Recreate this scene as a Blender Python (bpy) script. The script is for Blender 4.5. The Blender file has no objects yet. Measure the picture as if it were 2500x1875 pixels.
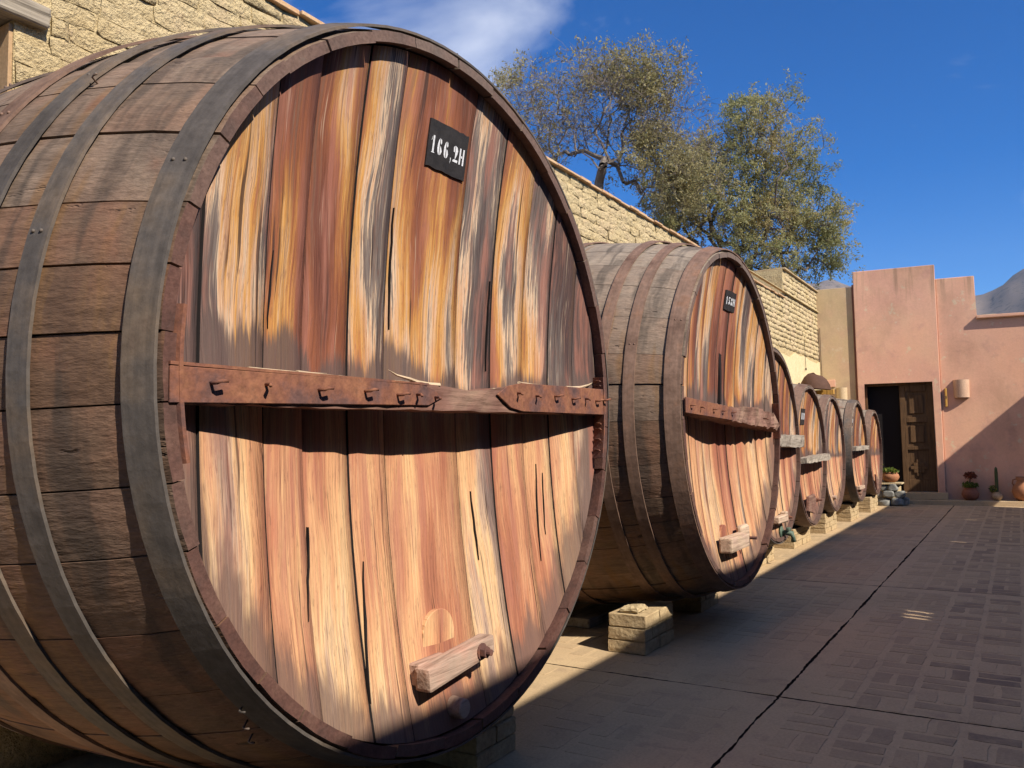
import bpy, bmesh, math, random
import numpy as np
from mathutils import Vector, Matrix
random.seed(7); rng = np.random.default_rng(7)
U = 1.5                      # every length below is in units of the 1.5 m eye height
scn = bpy.context.scene
col = scn.collection
R = math.radians

# ------------------------------------------------------------------ camera
YAW, PITCH, ROLL = R(31.4), R(4.07), R(-0.88)
f_ = Vector((math.cos(YAW)*math.cos(PITCH), math.sin(YAW)*math.cos(PITCH), math.sin(PITCH)))
r_ = Vector((math.sin(YAW), -math.cos(YAW), 0)); u_ = r_.cross(f_)
r2 = r_*math.cos(ROLL)+u_*math.sin(ROLL); u2 = u_*math.cos(ROLL)-r_*math.sin(ROLL)
cam = bpy.data.cameras.new('camera'); camo = bpy.data.objects.new('camera', cam); col.objects.link(camo)
m = Matrix.Identity(4)
for i in range(3):
    m[i][0] = r2[i]; m[i][1] = u2[i]; m[i][2] = -f_[i]
m[2][3] = U
camo.matrix_world = m
cam.sensor_width = 36; cam.lens = 36*2020/2500; cam.clip_start = .05; cam.clip_end = 30000
scn.camera = camo

# ------------------------------------------------------------------ sky, sun, exposure
SUN = Vector((-.28, -1, .88)).normalized()
wd = bpy.data.worlds.new('World'); scn.world = wd; wd.use_nodes = True
nt = wd.node_tree; nt.nodes.clear()
wo = nt.nodes.new('ShaderNodeOutputWorld'); bg = nt.nodes.new('ShaderNodeBackground')
sky = nt.nodes.new('ShaderNodeTexSky'); sky.sky_type = 'NISHITA'; sky.sun_disc = False
sky.sun_elevation = math.asin(SUN.z); sky.sun_rotation = math.atan2(SUN.x, SUN.y)
sky.altitude = 2300; sky.air_density = 1.0; sky.dust_density = .25; sky.ozone_density = 3.0
hs = nt.nodes.new('ShaderNodeHueSaturation'); hs.inputs['Saturation'].default_value = 1.44; hs.inputs['Hue'].default_value = .511
hs.inputs['Value'].default_value = 1.0
nt.links.new(sky.outputs[0], hs.inputs['Color'])
# thin high cloud, laid out by direction over the whole sky
tc = nt.nodes.new('ShaderNodeTexCoord'); mp = nt.nodes.new('ShaderNodeMapping'); mp.inputs['Scale'].default_value = (1.4, 1.4, 3.2)
mp.inputs['Location'].default_value = (6.427, 8.290, 3.555)
nt.links.new(tc.outputs['Generated'], mp.inputs[0])
cn = nt.nodes.new('ShaderNodeTexNoise'); cn.inputs['Scale'].default_value = 1.5; cn.inputs['Detail'].default_value = 6; cn.inputs['Roughness'].default_value = .52
cn.inputs['Distortion'].default_value = .8
nt.links.new(mp.outputs[0], cn.inputs['Vector'])
cr = nt.nodes.new('ShaderNodeValToRGB'); cr.color_ramp.elements[0].position = .46; cr.color_ramp.elements[1].position = .86
cr.color_ramp.elements[1].color = (.9, .9, .9, 1); cr.color_ramp.elements[0].color = (0, 0, 0, 1)
nt.links.new(cn.outputs[0], cr.inputs[0])
mxw = nt.nodes.new('ShaderNodeMixRGB'); mxw.inputs[2].default_value = (8.2, 8.4, 8.9, 1)
nt.links.new(cr.outputs[0], mxw.inputs[0]); nt.links.new(hs.outputs[0], mxw.inputs[1])
nt.links.new(mxw.outputs[0], bg.inputs[0]); bg.inputs[1].default_value = .112
nt.links.new(bg.outputs[0], wo.inputs[0])
sl = bpy.data.lights.new('sun', 'SUN'); sl.energy = 5.0; sl.angle = R(.53); sl.color = (1, .93, .82)
so = bpy.data.objects.new('sun', sl); col.objects.link(so); so.location = (0, 0, 30)
so.rotation_mode = 'QUATERNION'; so.rotation_quaternion = (-SUN).to_track_quat('-Z', 'Y')
vs = scn.view_settings; vs.view_transform = 'Standard'; vs.look = 'None'; vs.gamma = 1; vs.exposure = 0.5
try: vs.use_curve_mapping = False
except Exception: pass
try:
    scn.cycles.max_bounces = 6; scn.cycles.diffuse_bounces = 1; scn.cycles.volume_bounces = 0
except Exception: pass

# ------------------------------------------------------------------ node helpers
class Mat:
    def __init__(s, name, rough=.8, spec=.25):
        s.m = bpy.data.materials.new(name); s.m.use_nodes = True
        s.t = s.m.node_tree; s.b = s.t.nodes['Principled BSDF']
        s.b.inputs['Roughness'].default_value = rough
        s.b.inputs['Specular IOR Level'].default_value = spec
    def put(s, sock, v):
        if isinstance(v, bpy.types.NodeSocket): s.t.links.new(v, sock)
        elif v is not None:
            if isinstance(v, (tuple, list)) and len(v) == 3 and sock.type == 'RGBA': v = (*v, 1)
            sock.default_value = v
    def n(s, typ, **kw):
        d = s.t.nodes.new('ShaderNode'+typ)
        for k, v in kw.items(): setattr(d, k, v)
        return d
    def co(s, out='Object'): return s.n('TexCoord').outputs[out]
    def attr(s, name): return s.n('Attribute', attribute_type='OBJECT', attribute_name=name).outputs['Fac']
    def rnd(s): return s.n('ObjectInfo').outputs['Random']
    def xyz(s, v):
        d = s.n('SeparateXYZ'); s.put(d.inputs[0], v); return d.outputs
    def comb(s, x=0., y=0., z=0.):
        d = s.n('CombineXYZ')
        for i, q in enumerate((x, y, z)): s.put(d.inputs[i], q)
        return d.outputs[0]
    def ma(s, op, a, b=0., c=None, clamp=False):
        d = s.n('Math', operation=op, use_clamp=clamp); s.put(d.inputs[0], a); s.put(d.inputs[1], b)
        if c is not None: s.put(d.inputs[2], c)
        return d.outputs[0]
    def mad(s, a, b, c): return s.ma('MULTIPLY_ADD', a, b, c)
    def noise(s, vec, scale=5., det=3., rough=.55, dist=0.):
        d = s.n('TexNoise'); s.put(d.inputs['Vector'], vec); d.inputs['Scale'].default_value = scale
        d.inputs['Detail'].default_value = det; d.inputs['Roughness'].default_value = rough; d.inputs['Distortion'].default_value = dist
        return d.outputs[0]
    def vor(s, vec, scale, feat='F1', out='Distance'):
        d = s.n('TexVoronoi', feature=feat); s.put(d.inputs['Vector'], vec); d.inputs['Scale'].default_value = scale
        return d.outputs[out]
    def map(s, vec, scale=(1, 1, 1), loc=(0, 0, 0)):
        d = s.n('Mapping'); s.put(d.inputs[0], vec); s.put(d.inputs['Location'], loc); s.put(d.inputs['Scale'], scale); return d.outputs[0]
    def ramp(s, fac, stops, interp='LINEAR'):
        d = s.n('ValToRGB'); s.put(d.inputs[0], fac); e = d.color_ramp.elements; d.color_ramp.interpolation = interp
        while len(e) < len(stops): e.new(.5)
        for q, (p, c) in zip(e, stops):
            q.position = p; q.color = (*c, 1) if isinstance(c, (tuple, list)) else (c, c, c, 1)
        return d.outputs[0]
    def mix(s, fac, a, b, mode='MIX'):
        d = s.n('MixRGB', blend_type=mode); s.put(d.inputs[0], fac); s.put(d.inputs[1], a); s.put(d.inputs[2], b); return d.outputs[0]
    def step(s, v, lo, hi):
        d = s.n('MapRange', interpolation_type='SMOOTHSTEP'); s.put(d.inputs[0], v)
        d.inputs[1].default_value = lo; d.inputs[2].default_value = hi; return d.outputs[0]
    def color(s, c): s.put(s.b.inputs['Base Color'], c)
    def bump(s, h, strength=.4, dist=.01):
        d = s.n('Bump'); s.put(d.inputs['Height'], h); d.inputs['Strength'].default_value = strength; d.inputs['Distance'].default_value = dist
        s.put(s.b.inputs['Normal'], d.outputs[0])
    def rough(s, v): s.put(s.b.inputs['Roughness'], v)

# ------------------------------------------------------------------ materials
def mat_head():
    """old head plank: flame-like weathering along the grain; object properties seed, grey, tone, hz (brace height), hr (radius)"""
    a = Mat('weathered_plank', .72, .3); co = a.co(); X, Y, Z = a.xyz(co)
    sd = a.attr('seed'); grey = a.attr('grey'); tone = a.attr('tone'); hz = a.attr('hz'); hr = a.attr('hr'); cz = a.attr('cz')
    base = a.comb(a.mad(sd, 3.7, X), sd, a.mad(sd, 5.3, Z))
    w1 = a.noise(a.map(base, (1.6, 1, .7)), 1, 2); w2 = a.noise(a.map(base, (8, 1, 2.4)), 1, 2)
    xw = a.ma('ADD', X, a.ma('ADD', a.mad(w1, .17, -.085), a.mad(w2, .035, -.0175)))
    P = a.comb(a.mad(sd, 3.7, xw), sd, a.mad(sd, 5.3, Z))
    B = a.noise(a.map(P, (3.6, 1, .42)), 1, 3, .55)
    fine = a.noise(a.map(P, (72, 1, 1.9)), 1, 5, .72); vfine = a.noise(a.map(P, (190, 1, 5)), 1, 3, .7)
    below = a.ma('SUBTRACT', 1, a.step(a.ma('SUBTRACT', Z, hz), -.03, .03))
    v = a.ma('ADD', a.ma('ADD', a.mad(B, 2.5, -.75), a.ma('ADD', a.mad(fine, .60, -.30), a.mad(vfine, .32, -.16))), a.ma('SUBTRACT', tone, grey))
    up = a.ramp(v, [(0, (.075, .045, .042)), (.22, (.105, .08, .074)), (.36, (.17, .135, .118)), (.405, (.27, .21, .17)), (.435, (.66, .49, .33)), (.50, (.60, .36, .22)),
                    (.56, (.60, .345, .15)), (.62, (.57, .285, .075)), (.70, (.42, .175, .055)), (.80, (.27, .09, .04)), (1, (.16, .055, .035))])
    v2 = a.mad(v, .72, .205)
    lo = a.ramp(v2, [(0, (.10, .07, .062)), (.26, (.26, .18, .15)), (.38, (.50, .34, .235)), (.47, (.70, .46, .245)), (.57, (.68, .395, .195)),
                     (.68, (.58, .29, .15)), (.80, (.42, .17, .09)), (1, (.26, .09, .06))])
    c = a.mix(below, up, lo)
    # fibres, cracks, darker ring lines
    wv = a.n('TexWave', wave_type='BANDS', bands_direction='X'); a.put(wv.inputs['Vector'], a.map(P, (1, 1, .05)))
    wv.inputs['Scale'].default_value = 17; wv.inputs['Distortion'].default_value = 3.5; wv.inputs['Detail'].default_value = 2; wv.inputs['Detail Scale'].default_value = 1.2
    c = a.mix(a.ma('MULTIPLY', a.step(wv.outputs[0], .55, 1), .16), c, (.3, .13, .07), 'MULTIPLY')
    c = a.mix(1, c, a.ramp(vfine, [(.28, (.48, .42, .39)), (.48, (1, 1, 1)), (.72, (1.16, 1.13, 1.07))]), 'MULTIPLY')
    pale = a.noise(a.map(P, (95, 1, 2.4), (3, 0, 1)), 1, 3, .7)
    c = a.mix(a.ma('MULTIPLY', a.step(pale, .58, .70), a.mad(below, -.25, .5)), c, (.58, .44, .31))
    dk = a.noise(a.map(P, (42, 1, .55), (1, 6, 3)), 1, 3, .6)
    c = a.mix(a.ma('MULTIPLY', a.step(dk, .57, .70), .55), c, a.mix(below, (.16, .09, .06), (.36, .15, .085)))
    flk = a.noise(a.map(P, (120, 1, 15), (2, 3, 8)), 1, 3, .7)
    c = a.mix(a.ma('MULTIPLY', a.step(flk, .56, .68), .5), c, (.15, .065, .045))
    crk = a.noise(a.map(P, (30, 1, .8), (7, 2, 5)), 1, 3, .6)
    c = a.mix(a.ma('MULTIPLY', a.step(crk, .63, .665), .85), c, (.04, .02, .016))
    rw = a.noise(a.map(P, (9, 1, 1.1), (5, 2, 7)), 1, 4, .65)
    c = a.mix(a.ma('MULTIPLY', a.step(a.ma('ADD', rw, a.mad(fine, .3, -.15)), .47, .66), .58), c, (.40, .16, .11))
    # damp rot: just above the brace and along the rim
    n3 = a.noise(a.map(P, (14, 1, 4)), 1, 3)
    dz = a.ma('SUBTRACT', Z, hz)
    hump = a.noise(a.map(base, (4.5, 1, .01)), 1, 2)
    st = a.ma('MULTIPLY', a.ma('SUBTRACT', 1, a.step(a.ma('SUBTRACT', a.ma('ADD', a.mad(fine, .22, dz), a.mad(vfine, .10, 0)), a.mad(hump, .50, .04)), -.03, .04)), a.ma('SUBTRACT', 1, below))
    c = a.mix(a.ma('MULTIPLY', st, .9), c, a.mix(fine, (.07, .048, .044), (.15, .095, .08)))
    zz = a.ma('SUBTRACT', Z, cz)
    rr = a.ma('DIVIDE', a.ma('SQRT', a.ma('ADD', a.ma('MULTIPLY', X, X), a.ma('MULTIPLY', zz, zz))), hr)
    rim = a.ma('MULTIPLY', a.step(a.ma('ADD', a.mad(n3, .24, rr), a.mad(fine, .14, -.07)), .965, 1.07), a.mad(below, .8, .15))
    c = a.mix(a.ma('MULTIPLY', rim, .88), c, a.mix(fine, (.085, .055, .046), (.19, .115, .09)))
    redn = a.noise(a.map(P, (12, 1, 1.3), (1, 4, 9)), 1, 3)
    red = a.ma('MULTIPLY', a.step(a.ma('ADD', redn, a.mad(a.ma('ABSOLUTE', dz), -.28, .12)), .52, .66), below)
    c = a.mix(a.ma('MULTIPLY', red, .45), c, (.42, .14, .09))
    a.color(c)
    a.bump(a.ma('ADD', a.mad(vfine, .5, fine), a.ma('MULTIPLY', a.step(crk, .6, .665), -.8)), .5, .012); return a.m

def mat_stave():
    a = Mat('weathered_stave', .78, .25); co = a.co(); X, Y, Z = a.xyz(co); sd = a.attr('seed'); grey = a.attr('grey')
    P = a.comb(a.mad(sd, 7, X), a.mad(sd, 3, Y), Z)
    w = a.noise(P, 3, 2); yb = a.mad(w, .12, Y)
    gr = a.noise(a.map(P, (34, 2.2, 34)), 1, 4, .6); gf = a.noise(a.map(P, (130, 6, 130)), 1, 3, .6)
    big = a.noise(P, 2.6, 3)
    brown = a.ramp(big, [(.25, (.092, .052, .034)), (.45, (.152, .086, .053)), (.58, (.195, .094, .055)), (.75, (.138, .086, .054))])
    gry = a.ramp(big, [(.25, (.20, .16, .13)), (.5, (.29, .235, .185)), (.75, (.24, .185, .14))])
    c = a.mix(grey, brown, gry)
    drip = a.noise(a.comb(a.ma('MULTIPLY', X, 1.2), a.ma('MULTIPLY', yb, 9.), a.ma('MULTIPLY', Z, 1.2)), 1, 3)
    c = a.mix(a.ma('MULTIPLY', a.step(drip, .54, .70), .65), c, (.21, .115, .05))
    c = a.mix(a.ma('MULTIPLY', a.step(drip, .48, .34), .6), c, (.055, .045, .038))
    rp = a.noise(a.map(P, (2.2, 2.8, 2.2), (4, 4, 4)), 1, 4, .65)
    c = a.mix(a.ma('MULTIPLY', a.step(rp, .58, .74), .5), c, (.19, .075, .046))
    c = a.mix(1, c, a.ramp(gr, [(.28, (.76, .74, .73)), (.5, (1, 1, 1)), (.74, (1.16, 1.14, 1.1))]), 'MULTIPLY')
    c = a.mix(1, c, a.ramp(gf, [(.3, (.75, .74, .73)), (.7, (1.15, 1.15, 1.13))]), 'MULTIPLY')
    crk = a.noise(a.map(P, (17, 1.3, 17), (2, 8, 1)), 1, 4, .6)
    c = a.mix(a.ma('MULTIPLY', a.step(crk, .67, .71), .75), c, (.03, .02, .016))
    a.color(c); a.bump(a.ma('ADD', a.ma('ADD', gr, a.ma('MULTIPLY', gf, .4)), a.ma('MULTIPLY', a.step(crk, .64, .69), -1.2)), .5, .012); return a.m

def mat_chime():
    a = Mat('stave_end', .75, .25); co = a.co(); sd = a.attr('seed')
    P = a.map(co, (1, 1, 1)); n = a.noise(P, 9, 4); f = a.noise(P, 70, 4, .65)
    c = a.ramp(n, [(.3, (.065, .033, .027)), (.5, (.11, .05, .038)), (.68, (.145, .075, .055)), (.8, (.11, .08, .065))])
    c = a.mix(a.ma('MULTIPLY', a.attr('grey'), .6), c, (.20, .16, .13))
    c = a.mix(1, c, a.ramp(f, [(.3, (.7, .68, .67)), (.7, (1.18, 1.18, 1.18))]), 'MULTIPLY')
    a.color(c); a.bump(f, .4, .006); return a.m

def mat_hoop():
    a = Mat('hoop_iron', .65, .25); co = a.co(); ru = a.attr('rust'); n = a.noise(co, 2.1, 4, .6); f = a.noise(co, 30, 4, .65)
    m2 = a.noise(a.map(co, (1, 1, 1), (5, 5, 5)), 5, 4, .6)
    iron = a.ramp(n, [(.3, (.06, .052, .047)), (.48, (.105, .09, .08)), (.6, (.15, .112, .082)), (.75, (.125, .076, .055))])
    rust = a.ramp(m2, [(.3, (.13, .075, .053)), (.55, (.21, .13, .095)), (.75, (.24, .125, .075))])
    c = a.mix(a.step(a.ma('ADD', a.mad(n, .9, -.2), a.ma('SUBTRACT', ru, .5)), .1, .55), iron, rust)
    st = a.noise(a.map(co, (1.1, 60, 1.1)), 1, 2)
    c = a.mix(1, c, a.ramp(st, [(.3, (.85, .85, .85)), (.7, (1.12, 1.1, 1.08))]), 'MULTIPLY')
    c = a.mix(1, c, a.ramp(f, [(.3, (.75, .74, .72)), (.7, (1.15, 1.15, 1.15))]), 'MULTIPLY')
    a.color(c); a.bump(f, .35, .005); return a.m

def mat_rust():
    a = Mat('rusty_iron', .8, .25); co = a.co(); n = a.noise(co, 6, 5, .65); f = a.noise(co, 45, 4, .65)
    c = a.ramp(n, [(.28, (.095, .058, .056)), (.42, (.15, .076, .062)), (.52, (.215, .09, .056)), (.62, (.27, .118, .064)), (.75, (.145, .083, .07))])
    c = a.mix(1, c, a.ramp(f, [(.3, (.68, .66, .66)), (.7, (1.15, 1.12, 1.1))]), 'MULTIPLY')
    a.color(c); a.bump(f, .5, .005); return a.m

def mat_timber(name, c0, c1, c2, axis='X', sc=1.):
    a = Mat(name, .85, .2); co = a.co(); s = {'X': (2.5, 45, 45), 'Y': (45, 2.5, 45), 'Z': (45, 45, 2.5)}[axis]
    s = tuple(q*sc for q in s)
    g = a.noise(a.map(co, s), 1, 5, .65); n = a.noise(co, 5*sc, 3)
    c = a.mix(1, a.ramp(n, [(.3, c0), (.5, c1), (.7, c2)]), a.ramp(g, [(.28, (.45, .42, .4)), (.5, (1, 1, 1)), (.75, (1.25, 1.22, 1.2))]), 'MULTIPLY')
    a.color(c); a.bump(g, .6, .01); return a.m

def mat_simple(name, c0, c1, scale=6, rough=.85, bump=.3, fine=60, spec=.2):
    a = Mat(name, rough, spec); co = a.co(); n = a.noise(co, scale, 5, .6); f = a.noise(co, fine, 4, .65)
    c = a.mix(1, a.ramp(n, [(.3, c0), (.7, c1)]), a.ramp(f, [(.3, (.8, .79, .78)), (.7, (1.12, 1.12, 1.12))]), 'MULTIPLY')
    a.color(c); a.bump(a.ma('ADD', f, n), bump, .008); return a.m

def mat_adobe():
    a = Mat('adobe', .95, .1); co = a.co('Object'); g = a.n('NewGeometry').outputs['Position']
    n = a.noise(g, 2.2, 5, .6); m2 = a.noise(g, 9, 5, .65); f = a.noise(g, 38, 5, .7)
    c = a.ramp(n, [(.3, (.68, .51, .265)), (.5, (.77, .60, .335)), (.7, (.73, .54, .32))])
    c = a.mix(a.ma('MULTIPLY', a.step(m2, .56, .72), .5), c, (.58, .40, .25))
    c = a.mix(1, c, a.ramp(f, [(.28, (.66, .62, .56)), (.48, (1, 1, 1)), (.75, (1.08, 1.08, 1.06))]), 'MULTIPLY')
    pit = a.vor(g, 42); c = a.mix(a.ma('MULTIPLY', a.step(pit, .22, .12), a.ma('MULTIPLY', a.step(m2, .5, .6), .6)), c, (.22, .15, .08))
    a.color(c); a.bump(a.ma('ADD', a.ma('MULTIPLY', m2, 1.6), f), 1, .05); return a.m

def mat_adobe_joint():
    a = Mat('adobe_mortar', .95, .1); g = a.n('NewGeometry').outputs['Position']; n = a.noise(g, 7, 5, .65); f = a.noise(g, 50, 4, .7)
    c = a.mix(1, a.ramp(n, [(.3, (.52, .39, .205)), (.5, (.66, .51, .275)), (.7, (.72, .56, .30))]), a.ramp(f, [(.3, (.65, .62, .58)), (.6, (1.05, 1.05, 1.05))]), 'MULTIPLY')
    a.color(c); a.bump(a.ma('ADD', n, f), .9, .03); return a.m

def mat_plaster(name, base, tint, stain, olive=None):
    a = Mat(name, .9, .15); g = a.n('NewGeometry').outputs['Position']; X, Y, Z = a.xyz(g)
    n = a.noise(g, .8, 4, .55); m2 = a.noise(a.map(g, (1, 1, 1), (3, 9, 2)), 2.6, 5, .62); f = a.noise(g, 22, 5, .65)
    c = a.ramp(n, [(.32, base), (.55, tint), (.72, base)])
    c = a.mix(a.ma('MULTIPLY', a.step(m2, .55, .70), .5), c, stain)
    pale = a.noise(a.map(g, (1, 1, 1), (8, 1, 5)), 3.4, 6, .7)
    c = a.mix(a.ma('MULTIPLY', a.step(pale, .60, .66), .45), c, tuple(min(.8, q*1.3+.06) for q in base))
    dr = a.noise(a.map(g, (7, 7, .35), (2, 2, 2)), 1, 4, .6)
    top = a.step(Z, 2.9*U, 3.4*U)
    c = a.mix(a.ma('MULTIPLY', a.ma('MULTIPLY', a.step(dr, .5, .66), top), .55), c, tuple(q*.45 for q in base))
    if olive: c = a.mix(a.ma('MULTIPLY', a.step(a.noise(g, 1.3, 3), .42, .56), .8), c, olive)
    c = a.mix(1, c, a.ramp(f, [(.3, (.95, .945, .94)), (.7, (1.03, 1.03, 1.03))]), 'MULTIPLY')
    big = a.noise(a.map(g, (1, 1, .7), (5, 5, 1)), .9, 5, .6)
    c = a.mix(1, c, a.ramp(big, [(.3, (.80, .77, .76)), (.5, (1, 1, 1)), (.7, (1.06, 1.04, 1.0))]), 'MULTIPLY')
    base_ = a.ma('MULTIPLY', a.step(a.mad(m2, .5, Z), .95, .35), .4)
    c = a.mix(base_, c, tuple(q*.55 for q in stain))
    a.b.inputs['Diffuse Roughness'].default_value = .9
    a.color(c); a.bump(a.ma('ADD', a.ma('MULTIPLY', f, .4), a.ma('MULTIPLY', m2, 2)), .25, .015); return a.m

def mat_floor(name, brick):
    a = Mat(name, .8, .22); g = a.n('NewGeometry').outputs['Position']; X, Y, Z = a.xyz(g)
    n = a.noise(g, .9, 4, .6); m2 = a.noise(a.map(g, (1, 1, 1), (4, 4, 4)), 5, 5, .65); f = a.noise(g, 60, 5, .7); sp = a.noise(g, 24, 4, .7)
    dust = a.ramp(n, [(.3, (.52, .37, .21)), (.5, (.59, .425, .245)), (.7, (.54, .38, .225))])
    c = dust
    if brick:
        st = a.attr('stain'); dk = a.ramp(m2, [(.3, (.19, .135, .092)), (.6, (.25, .18, .12)), (.75, (.33, .245, .155))])
        edge = a.step(a.ma('ADD', a.mad(m2, .7, -.35), a.mad(n, .5, -.25)), -.12, .1)
        c = a.mix(a.ma('MULTIPLY', st, a.mad(edge, .6, .4), clamp=True), c, dk)
    else:
        c = a.mix(a.ma('MULTIPLY', a.step(m2, .5, .7), .35), c, (.26, .175, .13))
    c = a.mix(a.ma('MULTIPLY', a.step(sp, .64, .72), .4), c, (.12, .08, .06))
    c = a.mix(1, c, a.ramp(f, [(.3, (.84, .83, .82)), (.7, (1.08, 1.08, 1.08))]), 'MULTIPLY')
    a.color(c); a.bump(a.ma('ADD', a.ma('MULTIPLY', m2, 1.5), f), .35, .008); return a.m

def mat_leaf(name, cols, trans=.45):
    a = Mat(name, .6, .3); i = a.n('Attribute', attribute_type='GEOMETRY', attribute_name='tint').outputs['Fac']
    c = a.ramp(i, [(k/(len(cols)-1), q) for k, q in enumerate(cols)])
    a.color(c)
    tr = a.n('BsdfTranslucent'); a.put(tr.inputs[0], c); mxs = a.n('MixShader'); mxs.inputs[0].default_value = trans
    o = a.t.nodes['Material Output']; a.t.links.new(a.b.outputs[0], mxs.inputs[1]); a.t.links.new(tr.outputs[0], mxs.inputs[2]); a.t.links.new(mxs.outputs[0], o.inputs[0])
    return a.m

def mat_flat(name, c, rough=.8): 
    a = Mat(name, rough, .2); a.color(c); return a.m

def mat_hill(name, c0, c1, c2, sc):
    a = Mat(name, .95, .05); g = a.n('NewGeometry').outputs['Position']; n = a.noise(g, .004*sc, 6, .6); f = a.noise(g, .04*sc, 5, .65)
    c = a.ramp(n, [(.3, c0), (.55, c1), (.75, c0)]); c = a.mix(a.step(f, .53, .62), c, c2); a.color(c); return a.m

M = dict(
    head=mat_head(), stave=mat_stave(), chime=mat_chime(), hoop=mat_hoop(), rust=mat_rust(), adobe=mat_adobe(), joint=mat_adobe_joint(),
    beam=mat_timber('brace_timber', (.16, .075, .055), (.22, .12, .09), (.27, .17, .12)),
    greybeam=mat_timber('grey_timber', (.22, .18, .145), (.33, .28, .225), (.40, .34, .27)),
    lintelwood=mat_timber('lintel_timber', (.19, .155, .115), (.28, .235, .18), (.33, .28, .21)),
    pale=mat_timber('pale_timber', (.42, .30, .21), (.52, .38, .27), (.46, .31, .24)),
    handle=mat_timber('handle_timber', (.30, .19, .14), (.40, .28, .21), (.45, .26, .19)),
    splinter=mat_timber('splinter_wood', (.45, .34, .22), (.55, .42, .28), (.30, .2, .13)),
    pink=mat_plaster('pink_plaster', (.88, .55, .36), (.84, .49, .345), (.72, .40, .31)),
    pinkb=mat_plaster('pink_plaster_faded', (.88, .545, .36), (.84, .495, .335), (.67, .385, .29)),
    tan=mat_plaster('tan_plaster', (.72, .47, .30), (.72, .53, .31), (.62, .43, .27), (.70, .52, .29)),
    jamb=mat_simple('smooth_ochre_plaster', (.42, .27, .14), (.48, .31, .17), 3, .9, .1),
    lime=mat_simple('pale_lime_plaster', (.70, .56, .31), (.75, .61, .36), 4, .9, .3, 30),
    slab=mat_floor('floor_mortar', False), brick=mat_floor('floor_brick', True),
    dirt=mat_simple('dark_joint_dirt', (.035, .022, .015), (.07, .045, .03), 14),
    pier=mat_simple('mud_brick', (.44, .31, .17), (.56, .42, .24), 8, .95, .9, 40),
    piermortar=mat_simple('mud_mortar', (.46, .35, .20), (.54, .42, .25), 9, .95, .9, 50),
    tile=mat_simple('clay_tile', (.50, .27, .14), (.60, .42, .24), 6, .85, .3),
    terra=mat_simple('terracotta', (.36, .15, .075), (.44, .20, .10), 9, .7, .2),
    terrad=mat_simple('dark_terracotta', (.22, .085, .055), (.30, .12, .075), 9, .8, .2),
    creampot=mat_simple('painted_clay', (.45, .30, .18), (.55, .40, .26), 12, .75, .2),
    stone=mat_simple('river_stone', (.16, .16, .15), (.36, .34, .29), 5, .85, .4, 25),
    lamp=mat_simple('sconce_plaster', (.58, .36, .24), (.64, .43, .29), 5, .85, .15),
    lamp2=mat_simple('sconce_ochre_plaster', (.62, .45, .26), (.66, .49, .30), 5, .85, .15),
    orangewood=mat_timber('varnished_wood', (.52, .27, .06), (.60, .33, .08), (.50, .25, .05), 'Z', .6),
    door=mat_timber('door_wood', (.10, .055, .026), (.125, .068, .032), (.145, .08, .038), 'Z', .7),
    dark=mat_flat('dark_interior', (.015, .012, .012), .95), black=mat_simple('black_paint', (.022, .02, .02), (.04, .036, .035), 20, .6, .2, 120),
    white=mat_simple('white_paint', (.62, .62, .64), (.78, .78, .80), 40, .7, .2, 150), bronze=mat_simple('green_bronze', (.06, .10, .075), (.13, .17, .125), 20, .5, .2),
    cord=mat_flat('black_cord', (.03, .025, .025)), hat=mat_simple('brown_clay', (.085, .045, .03), (.12, .062, .042), 6, .85, .2),
    barkl=mat_simple('grey_bark', (.13, .105, .09), (.27, .225, .19), 9, .9, .3), barkd=mat_simple('brown_bark', (.09, .07, .055), (.17, .135, .11), 9, .9, .3),
    leafy=mat_leaf('yellowing_leaf', [(.24, .20, .13), (.32, .28, .15), (.37, .31, .14), (.28, .27, .13), (.44, .34, .15)]),
    leafg=mat_leaf('green_leaf', [(.17, .18, .08), (.26, .265, .11), (.34, .325, .14), (.41, .36, .155), (.45, .33, .155)]),
    plant=mat_leaf('pot_leaf', [(.05, .09, .025), (.12, .17, .03), (.30, .32, .05)]), flower=mat_leaf('dry_flower', [(.20, .05, .03), (.28, .08, .04), (.12, .05, .03)]),
    cactus=mat_simple('cactus_skin', (.06, .08, .035), (.10, .12, .05), 10), ground=mat_simple('dry_earth', (.27, .20, .13), (.34, .26, .17), .3, .95, .2, 3),
    hill=mat_hill('scrub_hillside', (.20, .165, .12), (.27, .22, .155), (.055, .06, .04), 2.5), mount=mat_hill('bare_mountain', (.16, .125, .105), (.20, .155, .125), (.10, .085, .075), 1.2),
    house=mat_simple('yard_wall_plaster', (.40, .23, .16), (.44, .26, .18), 2, .9, .2))

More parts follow.
